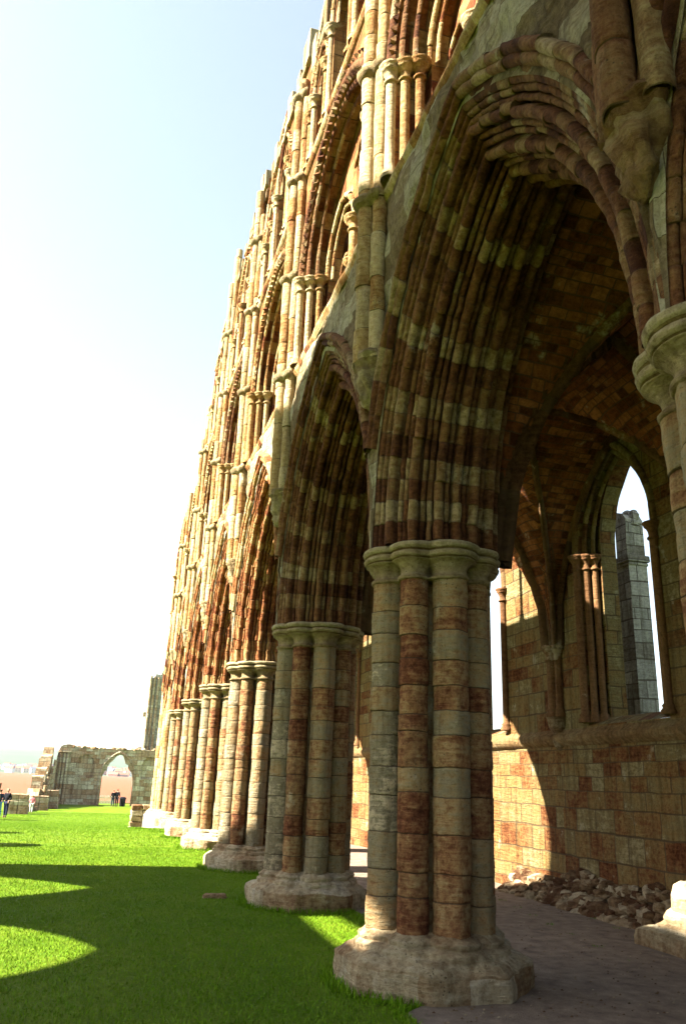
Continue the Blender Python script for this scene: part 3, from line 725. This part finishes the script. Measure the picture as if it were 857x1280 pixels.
holes += [[(9.0, 10.35), (11.1, 10.32), (13.25, 10.38), (13.3, 11.4), (9.1, 11.4)]]
holes += [opening(10.65, .75, 14.1, 15.2, .6, 6)]
holes[5] = [(p[0]-.0, p[1]) for p in holes[5]]
mb = MB(); fill_panel(mb, prof, holes, -.35, .35); mb.build('wall', M['wall'], ow)
for y, h in ((24.6, 7.3), (30.9, 6.4)):
    mb = MB(); 
    zs = drums(0, h, .4, .6); shaft_mesh(mb, 0, 0, .75, [z-.8 for z in zs], 20)
    tag(mb.build('broken_pier', M['pier'], None, (SX, y, 0)), 'broken round pier stump beyond the left edge, casting a thin shadow on the lawn', 'broken pier', 'broken piers beyond the left edge')

# ------------------------------------------------------------------ ground
def gz(x, y):
    def sm(a, b, t): t = max(0, min(1, (t-a)/(b-a))); return t*t*(3-2*t)
    return -1.15*sm(22, 62, y) - .42*sm(60, 96, y) - 1.45*sm(100, 150, y)
def grass_mat(name):
    m, t, b = newmat(name); P = t.nodes.new('ShaderNodeNewGeometry').outputs['Position']
    n1 = tnoise(t, P, .8, 4, .6); n2 = tnoise(t, P, 35, 6, .7)
    c = ramp(t, [(.3, (.075, .14, .004)), (.7, (.13, .185, .012))], n1).outputs[0]
    c = mixc(t, .7, c, ramp(t, [(.3, (.45, .5, .4)), (.7, (1.3, 1.25, 1))], n2).outputs[0], 'MULTIPLY')
    t.links.new(c, b.inputs['Base Color']); b.inputs['Roughness'].default_value = .8
    bp = t.nodes.new('ShaderNodeBump'); bp.inputs['Distance'].default_value = .05; t.links.new(n2, bp.inputs['Height']); t.links.new(bp.outputs[0], b.inputs['Normal'])
    return m
def sheet(name, xs, ys, m, dz=0, f=gz):
    mb = MB(); rows = [[(x, y, f(x, y)+dz) for x in xs] for y in ys]; mb.grid(rows, smooth=True)
    o = mb.build(name, m); return tag(o, kind='structure')
GM = grass_mat('lawn_grass')
xs = [-6000, -2500, -1000, -400, -150, -60] + list(np.arange(-30, 31, 3.)) + [60, 150, 400, 1000, 2500, 6000]
ys = [-6000, -1500, -300, -60] + list(np.arange(-20, 112, 2.)) + [120, 130, 140, 150, 400, 1000, 2500, 7000]
sheet('ground', xs, ys, GM)
gravel = plain('gravel', (.25, .195, .145), .95, (.13, .098, .074), 5, 0)
t = gravel.node_tree; P_ = t.nodes.new('ShaderNodeNewGeometry').outputs['Position']
n_ = tnoise(t, P_, 60, 6, .8); bp = t.nodes.new('ShaderNodeBump'); bp.inputs['Distance'].default_value = .02; t.links.new(n_, bp.inputs['Height']); t.links.new(bp.outputs[0], t.nodes['Principled BSDF'].inputs['Normal'])
bc = t.nodes['Principled BSDF'].inputs['Base Color']; c = mixc(t, .6, bc.links[0].from_socket, ramp(t, [(.3, (.5, .5, .5)), (.7, (1.5, 1.5, 1.5))], n_).outputs[0], 'MULTIPLY'); t.links.new(c, bc)
def px_edge(y):    # left edge of the gravel
    e = 2.75 if y < 7.4 else min(3.95, 2.75+(y-7.4)*1.6)
    return e + .12*noise.noise(Vector((y*1.3, 0, 0)))
mb = MB(); rows = []
for y in np.arange(-14, 40, .3):
    e = px_edge(y); rows.append([(e+(AW+.3-e)*k/10, y, .006+gz(0, y)+.01*noise.noise(Vector((k*.5, y*.9, 0)))+.01) for k in range(11)])
mb.grid(rows); tag(mb.build('path', gravel), kind='structure')
fld = plain('bare_field', (.17, .062, .030), .95, (.15, .056, .028), .01)
sheet('field', [-1500, -500, 0, 500, 1500], [116, 130, 150, 500, 900, 1240], fld, .08)
def hz(x, y):
    u = max(0, min(1, (y-1200)/1500)); return -3.2 + 62*u*u*(3-2*u) + (8*u)*noise.noise(Vector((x*.0012, y*.0012, 0)))+ 9*u*noise.noise(Vector((x*.004, 0, 1)))
hm = plain('hillside', (.05, .075, .045), .95, (.03, .05, .03), .006)
sheet('hill', list(np.linspace(-3500, 3500, 60)), list(np.linspace(1190, 3000, 22)), hm, 0, hz)

# grass blades
def blades(name, n, yr, xr, h, wd, keep, seed):
    rng = np.random.default_rng(seed); Y = rng.uniform(*yr, n); X = rng.uniform(*xr, n)
    k = keep(X, Y); X, Y = X[k], Y[k]; n = len(X)
    Z = np.array([gz(0, y) for y in Y]); a = rng.uniform(0, 2*PI, n); l = rng.uniform(.35, 1., n)*h; ln = rng.uniform(.1, .8, n)*h; b = a+rng.uniform(-1, 1, n)+PI/2
    base = np.stack([X, Y, Z-.005], 1); dx = np.stack([np.cos(a), np.sin(a), np.zeros(n)], 1)*wd*rng.uniform(.6, 1.3, (n, 1))
    tip = base+np.stack([np.cos(b)*ln, np.sin(b)*ln, l], 1); mid = base*.5+tip*.5+np.stack([0*X, 0*X, .12*l], 1)
    v = np.stack([base-dx, base+dx, mid+dx*.8, mid-dx*.8, tip], 1).reshape(-1, 3)
    me = bpy.data.meshes.new(name); me.vertices.add(n*5); me.vertices.foreach_set('co', v.ravel())
    o5 = np.arange(n)[:, None]*5; loops = np.concatenate([o5+0, o5+1, o5+2, o5+3, o5+3, o5+2, o5+4], 1)
    me.loops.add(n*7); me.loops.foreach_set('vertex_index', loops.ravel())
    st = (np.arange(n)[:, None]*7+np.array([[0, 4]])).ravel(); me.polygons.add(n*2); me.polygons.foreach_set('loop_start', st); me.polygons.foreach_set('loop_total', np.tile([4, 3], n))
    me.materials.append(M['blade']); me.update(calc_edges=True); me.validate()
    o = bpy.data.objects.new(name, me); col.objects.link(o); return o
m, t, b = newmat('grass_blade'); P_ = t.nodes.new('ShaderNodeNewGeometry').outputs['Position']
c = ramp(t, [(.3, (.045, .12, .002)), (.5, (.088, .18, .004)), (.75, (.19, .25, .02))], mth(t, 'ADD', mth(t, 'MULTIPLY', tnoise(t, P_, 30, 3), .6), mth(t, 'MULTIPLY', tnoise(t, P_, .9, 3), .4))).outputs[0]
t.links.new(c, b.inputs['Base Color']); b.inputs['Roughness'].default_value = .6; M['blade'] = m
def keepf(X, Y):
    e = np.array([px_edge(y) for y in Y]); r = X < e+.02+np.abs(np.random.default_rng(9).normal(0, .09, len(X)))
    vis = X > -.16*Y-1.2
    for n in range(0, 7): r &= ((X-PX)**2+(Y-pierY(n))**2 > .9**2)
    return r & vis
g = blades('grass', 330000, (6., 24), (-5.5, 4.0), .038, .0032, keepf, 1)
tag(g, 'short dense lawn grass along the foot of the arcade', 'grass', kind='stuff')
g = blades('lawn_grass', 200000, (24, 72), (-11, 3.6), .04, .007, keepf, 2); tag(g, 'mown lawn stretching away to the far wall', 'grass', kind='stuff')
def kb(X, Y):       # longer tufts against the plinths
    r = np.zeros(len(X), bool)
    for n in range(0, 8): d = np.hypot(X-PX, Y-pierY(n)); r |= (d > .88) & (d < (1.12 if n < 7 else 1.75))
    return r & (X < np.array([px_edge(y) for y in Y]))
g = blades('tall_grass', 150000, (6, 41), (1.5, 4.2), .11, .005, kb, 3); tag(g, 'longer grass tufts fringing the pier plinths', 'grass', kind='stuff')
def kc(X, Y):
    e = np.array([px_edge(y) for y in Y]); q = np.sin(Y*3.1)+np.sin(Y*7.7+1)+np.sin(Y*1.3)
    r = (X > e-.06) & (X < e+.05+.09*np.clip(q, 0, 2))
    for n in range(0, 7): r &= (np.hypot(X-PX, Y-pierY(n)) > .93)
    return r
g = blades('edge_grass', 260000, (5.8, 22), (2.4, 4.4), .06, .004, kc, 6); tag(g, 'ragged grass creeping over the edge of the gravel path', 'grass', kind='stuff')
def kw(X, Y): return (np.sin(X*5+Y*3)*np.sin(Y*4.3-X*2) > .93) & (X > 6.2)
g = blades('weeds', 60000, (7, 15), (3.2, 8.0), .05, .005, kw, 8); tag(g, 'small green weeds sprouting in the gravel near the wall foot', 'weeds', kind='stuff')
# gravel pebbles
rng = np.random.default_rng(5); mb = MB()
for i in range(900):
    y = 7+rng.random()**1.5*9; x = rng.uniform(max(px_edge(y), 3), 7.9); s = rng.uniform(.006, .018); b = len(mb.v); z = .02
    if math.hypot(x-PX, y-pierY(1)) < 1: continue
    for k in range(5): a = 2*PI*k/5; mb.v.append((x+s*math.cos(a), y+s*math.sin(a)*.8, z))
    mb.v.append((x, y, z+s*.7)); tt = rng.random()
    for k in range(5): mb.face((b+k, b+(k+1) % 5, b+5), tt)
tag(mb.build('gravel', M['rubble']), 'small loose pebbles scattered over the aisle path', 'gravel', kind='stuff')

# loose stones on the grass
random.seed(61); mb = MB(); rock(mb, (0, 0, .0), (.20, .10, .07), .25, 3)
tag(mb.build('loose_stone', M['plinth'], None, (2.15, 14.35, 0)), 'flat reddish stone lying on the grass left of the second pier', 'stone')

# ------------------------------------------------------------------ far ruins
GY = 98.
random.seed(91)
def GP(px, Y):           # ground x at photograph column (for laying out the far end)
    return (px-116)/1056.*Y*1.0 - 0
gw = tag(empty('gateway_wall', (0, GY, gz(0, GY))), 'grey green ruined wall with a wide pointed doorway at the end of the lawn', 'ruined wall')
x0, x1 = -3.9, 9.5; H = 6.0
top = [(x1, H+.05)]
for k in range(1, 26):
    x = x1+(x0-x1)*k/26; top.append((x, H+.12*noise.noise(Vector((x*2, 0, 0)))+ (.25 if x < -2.2 else 0)*(1+noise.noise(Vector((x*4, 1, 0))))))
top += [(x0+.2, H+.1), (x0, H-.5), (x0-.1, H-1.3)]
door = [(1.05, -.2)] + [(1.05, 3.0), (1.2, 3.5), (1.55, 3.75), (1.5, 4.1), (1.75, 4.5), (2.0, 4.7), (2.35, 5.2), (2.7, 5.42), (3.05, 5.35), (3.3, 5.0), (3.45, 4.5), (3.75, 4.35), (3.85, 3.9), (4.25, 3.5), (4.4, 3.0), (4.45, 2.0), (4.4, -.2)]
def xz_panel(outer, holes, y0, y1, name, mat, parent, rough=.05):
    mb = MB(); fill_panel(mb, outer, holes, y0, y1)
    mb.v = [(b, a, c) for a, b, c in mb.v]; mb.f = [tuple(f) for f in mb.f]
    for i in range(len(mb.v)):
        v = Vector(mb.v[i]); mb.v[i] = tuple(v+nz(v+Vector((0, 0, 3)), 2., rough))
    return mb.build(name, mat, parent)
blind = [opening(-.9, 1.0, 2.9, 4.2, 1.1, 8), opening(6.2, 1.0, 2.9, 4.2, 1.1, 8)]
xz_panel([(x0, -.3), (x1, -.3)] + top, [door] + blind, -.15, .15, 'wall', M['far'], gw)
xz_panel([(x0+.01, -.3), (x1-.01, -.3), (x1-.01, H-.1), (x0+.01, H-.5)], [door], .151, .9, 'rear_wall', M['far'], gw)
mb = MB()
sweep_arch(mb, 2.72, 1.75, 3.0, 2.5, [(px, d, 0) for px, d, _ in roll_prof(0, .13, 0)], .4, jamb=0, wear=.05)
mb.v = [(y, x-.16, z) for x, y, z in mb.v]; mb.build('door_moulding', M['far'], gw)
mb = MB()
for i in range(46): x = x0+(x1-x0)*rt(); rock(mb, (x, rt(-.1, .7), H+rt(-.05, .12)), (rt(.15, .35), rt(.15, .3), rt(.08, .16)), rt())
mb.build('broken_top', M['plinth'], gw)
for i, x in enumerate((-3.55, -3.2, -2.85)):
    mb = MB(); cap_shaft(mb, x, -.35, .17, 0, 5.5, 10, .15); mb.build('shaft', M['far'], gw)
# tower fragment behind the gateway wall
tw = tag(empty('tower_ruin', (6.15, 104, -2)), 'slim broken tower fragment rising behind the far wall, beside the end of the arcade', 'ruined tower')
xz_panel([(-.85, 0), (1.2, 0), (1.2, 15.9), (.7, 16.2), (.5, 15.6), (-.1, 15.7), (-.2, 15.2), (-.75, 15.1)], [], -.9, .9, 'wall', M['cold'], tw, .08)
for x in (-.62, -.2, .3):
    mb = MB(); shaft_mesh(mb, x, -1.0, .16, drums(0, 15.2+rt(-.5, .4), .5, .8), 10); mb.build('shaft', M['far'], tw)
for q in ((-1.15, -.6, 10.6, 11.0), (-1.3, -.8, 6.2, 6.9)): mb = MB(); mb.box(q[0], q[1], -.9, .9, q[2], q[3], .5, .05); mb.build('bracket', M['far'], tw)
# descending wall running toward the camera on the left
sw = tag(empty('side_wall', (-4.9, 0, 0)), 'broken wall with buttress shafts stepping down toward the left, joined to the far wall', 'ruined wall')
out = [(70, -1.6), (GY, -1.9), (GY, H-1.7)]
for y, z in ((96.6, 4.3), (96.4, 3.5), (94.2, 3.3), (93.8, 2.2), (92.6, 2.4), (92.4, 3.0), (91.6, 3.0), (91.3, 1.6), (89, 1.5), (88.8, 2.2), (88, 2.0), (87.6, .6), (85.4, .8), (85.2, 1.5), (84.2, 1.2), (84, .1), (81, .2), (80, -.4), (77, -.3), (76, -.8), (72, -.9), (70, -1.1)): out.append((y+rt(-.1, .1), z+rt(-.1, .1)))
mb = MB(); fill_panel(mb, out, [], -.5, .5); roughen(mb, 1.2, .12); mb.build('wall', M['far'], sw)
for y, h in ((95, 4.6), (92.2, 3.9), (89, 3.2), (85.5, 2.9), (82, 2.2)):
    mb = MB(); mb.box(-.1, 1.0, y-.35, y+.35, -1.8, -1.8+h*.9, rt(), .05)
    for dy in (-.3, 0, .3): shaft_mesh(mb, .95, y+dy, .16, drums(-1.75, -1.6+h, .4, .6), 10)
    mb.build('buttress', M['far'], sw)
def stump(px, yb, Y, wd, h, label, mat='far'):
    x = (px-116)/1056*Y*.985; z = gz(0, Y); mb = MB(); random.seed(int(px*7)); n = max(2, int(h/.35))
    for i in range(n):
        g = rt(-.04, .04); s = wd/2*(1.08 if i == 0 else 1)+g
        for q in (0, 1): mb.box(-s+q*s+.01, q*s-.01, -s, s, i*h/n-.05*(i == 0)+.004, (i+1)*h/n-.004, rt(), .03)
    return tag(mb.build('pier_stump', M[mat], None, (x, Y, z), bevel=.03), label, 'pier stump', 'pier stumps left of the lawn')
stump(2, 1025, 56, 1.3, 2.1, 'brown square pier stump at the very left edge of the lawn', 'arch')
stump(37, 1020, 66, 1.35, 1.35, 'mossy square stump behind the couple at left, in front of the broken wall')
stump(60, 1010, 76, 1.4, 1.15, 'low dark stump just right of the child in pink')
stump(71, 1005, 84, 1.5, 1.6, 'dark stump near the foot of the left end of the far wall')

# ------------------------------------------------------------------ people
skin_m = plain('skin', (.45, .25, .17), .6); 
def cloth(name, c): return plain(name, c, .85, tuple(x*.75 for x in c), 20)
def skinned(name, pts, edges, mat, parent, levels=2, flat=None):
    me = bpy.data.meshes.new(name); me.from_pydata([p[:3] for p in pts], edges, []); o = bpy.data.objects.new(name, me); col.objects.link(o); o.parent = parent
    md = o.modifiers.new('skin', 'SKIN'); 
    for i, p in enumerate(pts): r = p[3]; me.skin_vertices[0].data[i].radius = (r, r*(p[4] if len(p) > 4 else 1)) 
    me.skin_vertices[0].data[0].use_root = True
    md.use_smooth_shade = True; s = o.modifiers.new('sub', 'SUBSURF'); s.levels = levels; s.render_levels = levels
    me.materials.append(mat); return o
def person(loc, rz, h, label, group, top_m, leg_m, hair_m, stride=.12, arm=.1, hairlen=.0, skirt=None, bend=.25):
    root = tag(empty('person', loc, rz), label, 'person', group); k = h/1.75; root.scale = (k, k, k)
    hipz, kn, sh = .93, .5, 1.43
    def legpts(s, st, g): 
        return [(s*.09, 0, hipz-.04, .085+g), (s*.10, st*.45-.02, kn, .058+g), (s*.10, st-.03, .09, .04+g*.7)]
    L = legpts(-1, stride, 0); R_ = legpts(1, -stride, 0)
    P = [(0, 0, hipz, .12), (0, 0, 1.12, .115), (0, .0, 1.32, .135), (0, 0, 1.45, .07), (0, .005, 1.53, .05), (0, .01, 1.60, .078), (0, .015, 1.68, .085), (0, .0, 1.73, .06)]
    E_ = [(i, i+1) for i in range(7)]
    for S in (L, R_):
        b = len(P); P += S; P += [(S[2][0], S[2][1]-.02, .045, .042), (S[2][0], S[2][1]+.15, .03, .034)]; E_ += [(0, b), (b, b+1), (b+1, b+2), (b+2, b+3), (b+3, b+4)]
    for s in (-1, 1):
        b = len(P); a = arm*s; ex, ey = s*.25, -.04-arm*.2; hx, hy, hz_ = s*.25, bend*.5+arm*.3, .86+bend*.3
        P += [(s*.17, 0, 1.41, .058), (ex, ey, 1.14, .042), (hx, hy, hz_+.07, .03), (hx, hy+.02, hz_-.02, .034)]; E_ += [(2, b), (b, b+1), (b+1, b+2), (b+2, b+3)]
        for f in range(4): P += [(hx+(f-1.5)*.018, hy+.035, hz_-.09, .009)]; E_.append((b+3, len(P)-1))
        P += [(hx-s*.03, hy+.055, hz_-.04, .010)]; E_.append((b+3, len(P)-1))
    P += [(0, .115, 1.63, .014)]; E_.append((5, len(P)-1))       # nose
    for s in (-1, 1): P += [(s*.088, .0, 1.64, .014)]; E_.append((5, len(P)-1))   # ears
    skinned('body', P, E_, skin_m, root)
    # clothes
    g = .018; P = [(0, 0, hipz-.03, .145), (0, 0, 1.12, .138), (0, 0, 1.32, .155), (0, 0, 1.44, .085)]; E_ = [(0, 1), (1, 2), (2, 3)]
    for s in (-1, 1):
        b = len(P); P += [(s*.18, 0, 1.41, .078), (s*.25, -.04-arm*.2, 1.14, .060), (s*.25, bend*.5+arm*.3-.02, .96+bend*.3, .048)]; E_ += [(2, b), (b, b+1), (b+1, b+2)]
    skinned('jacket', P, E_, top_m, root)
    P = [(0, 0, hipz+.02, .138)]; E_ = []
    for S in (legpts(-1, stride, g), legpts(1, -stride, g)):
        b = len(P); P += S; E_ += [(0, b), (b, b+1), (b+1, b+2)]
    skinned('trousers', P, E_, leg_m, root)
    P = [(0, -.015, 1.72, .085), (0, -.035, 1.66, .088), (0, -.05, 1.58-hairlen, .055)]; skinned('hair', P, [(0, 1), (1, 2)], hair_m, root)
    shoe = cloth('shoe', (.03, .03, .03))
    for S in (L, R_): skinned('shoe', [(S[2][0], S[2][1]-.03, .045, .052), (S[2][0], S[2][1]+.15, .035, .042)], [(0, 1)], shoe, root)
    return root
navy = cloth('navy_cloth', (.02, .025, .05)); jean = cloth('blue_denim', (.09, .22, .36)); blk = cloth('black_cloth', (.012, .012, .016)); pink = cloth('pink_cloth', (.75, .22, .25)); white = cloth('pale_cloth', (.6, .58, .55)); brown = cloth('brown_hair', (.05, .03, .02)); grey = cloth('grey_hair', (.3, .28, .26))
def at(px, Y): return ((px-116)/1056*Y*.99, Y, gz(0, Y))
person(at(16, 59), .5, 1.76, 'person in a dark navy top and blue jeans at the left edge of the lawn', None, navy, jean, brown)
person(at(24, 60), 2.6, 1.8, 'person in all dark clothes beside the one in blue jeans', None, blk, navy, brown, stride=.05)
person(at(52, 68), 3.1, 1.3, 'small child in a pink coat and pale leggings near the low stumps', None, pink, white, brown, stride=.06, hairlen=.08)
person(at(143.6, 94), .2, 1.72, 'person in dark clothes standing in the far doorway, left of a pair', None, blk, navy, brown, stride=.03)
person(at(148.2, 94), -.3, 1.82, 'taller person in black standing in the far doorway, right of a pair', None, blk, blk, brown, stride=.03)
# waste bin in the doorway
x, y, z = at(155, 96); bn = tag(empty('litter_bin', (x, y, z)), 'squat dark bin standing in the right side of the far doorway', 'bin')
mb = MB(); mb.grid([[(R*math.cos(2*PI*k/20), R*math.sin(2*PI*k/20), zz) for k in range(20)] for zz, R in ((0, .26), (.05, .29), (.75, .33), (.78, .36), (.82, .36))], closed=True); mb.build('drum', blk, bn)
mb = MB(); mb.grid([[(R*math.cos(2*PI*k/20), R*math.sin(2*PI*k/20), zz) for k in range(20)] for zz, R in ((.82, .37), (.88, .37), (.98, .25), (1.0, .02))], closed=True); mb.build('lid', blk, bn)
# white picket fence
x, y, z = at(134.5, 102); fn = tag(empty('picket_fence', (x, y, z)), 'low white picket fence seen through the left side of the far doorway', 'fence'); wp = plain('white_paint', (.8, .8, .78), .5)
for s in range(-6, 7):
    mb = MB(); mb.box(s*.17-.05, s*.17+.05, -.02, .02, 0, .85, .5); b = len(mb.v); mb.v += [(s*.17-.05, -.02, .852), (s*.17+.05, -.02, .852), (s*.17, 0, .95), (s*.17-.05, .02, .852), (s*.17+.05, .02, .852)]
    for q in ((0, 1, 2), (3, 2, 4), (0, 2, 3), (1, 4, 2)): mb.face([b+i for i in q])
    mb.build('picket', wp, fn)
for zz in (.25, .65): mb = MB(); mb.box(-1.1, 1.1, .021, .06, zz, zz+.08, .5); mb.build('rail', wp, fn)

# ------------------------------------------------------------------ town on the far slope
random.seed(17)
hw = [plain('render_white', (.7, .68, .64), .8), plain('brick_red', (.36, .14, .09), .9), plain('render_cream', (.6, .5, .36), .8)]
hr = [plain('slate_roof', (.10, .11, .14), .7), plain('tile_roof', (.32, .12, .07), .8)]
protos = []
def house(wm, rm, wd, dp, h, rh):
    r = empty('house'); mb = MB(); mb.box(-wd/2, wd/2, -dp/2, dp/2, -3, h); mb.build('wall', wm, r)
    mb = MB(); a = wd/2+.3; d = dp/2+.3; b = 0
    mb.v = [(-a, -d, h+.01), (a, -d, h+.01), (a, d, h+.01), (-a, d, h+.01), (-a, 0, h+rh), (a, 0, h+rh)]
    for q in ((0, 1, 5, 4), (2, 3, 4, 5), (0, 4, 3), (1, 2, 5), (0, 3, 2, 1)): mb.face(q)
    rf = mb.build('roof', rm, r); mb = MB(); mb.box(wd*.3, wd*.3+.8, -.4, .4, h+rh*.5, h+rh+1.2); mb.build('chimney', hw[1], rf)
    nwin = max(1, int(wd/3))
    for fl in range(int(h//2.8)):
        for i in range(nwin): x = -wd/2+wd*(i+.5)/nwin; mb = MB(); mb.box(x-.5, x+.5, -dp/2-.05, -dp/2-.01, .9+fl*2.8, 2.2+fl*2.8); mb.build('window', hr[0], r)
    return r
for wm in hw:
    for rm in hr: protos.append((house(wm, rm, rt(8, 14), 8, random.choice((5.6, 5.8, 3)), 3), 'white' if wm is hw[0] else ('red brick' if wm is hw[1] else 'cream'), 'slate' if rm is hr[0] else 'red tiled'))
used = set()
for i in range(110):
    j = random.randrange(6); p, a, b = protos[j]; y = 1240+260*random.random()**.9; x = rt(-170, 75) if i % 5 else rt(20, 75)
    if j in used: o = copy_tree(p)
    else: o = p; used.add(j)
    o.location = (x, y, hz(x, y)); o.rotation_euler = (0, 0, rt(-.6, .6)); o['label'] = '%s house with a %s roof among the far town on the slope' % (a, b); o['category'] = 'house'; o['group'] = 'houses of the far town, %s with %s roofs' % (a, b)
for j, (p, a, b) in enumerate(protos):
    if j not in used: 
        for ch in list(p.children_recursive): bpy.data.objects.remove(ch)
        bpy.data.objects.remove(p)

# ------------------------------------------------------------------ air
hm_ = bpy.data.materials.new('haze'); hm_.use_nodes = True; t = hm_.node_tree
for nd in list(t.nodes):
    if nd.type == 'BSDF_PRINCIPLED': t.nodes.remove(nd)
pv = t.nodes.new('ShaderNodeVolumePrincipled'); pv.inputs['Density'].default_value = .00008; pv.inputs['Color'].default_value = (.86, .92, 1, 1); pv.inputs['Anisotropy'].default_value = .2
t.links.new(pv.outputs[0], t.nodes['Material Output'].inputs['Volume'])
mb = MB(); mb.box(-7000, 7000, -7000, 8000, -14, 95); hz_o = mb.build('haze', hm_); tag(hz_o, 'pale summer haze over the far town and hill', 'haze', kind='stuff')
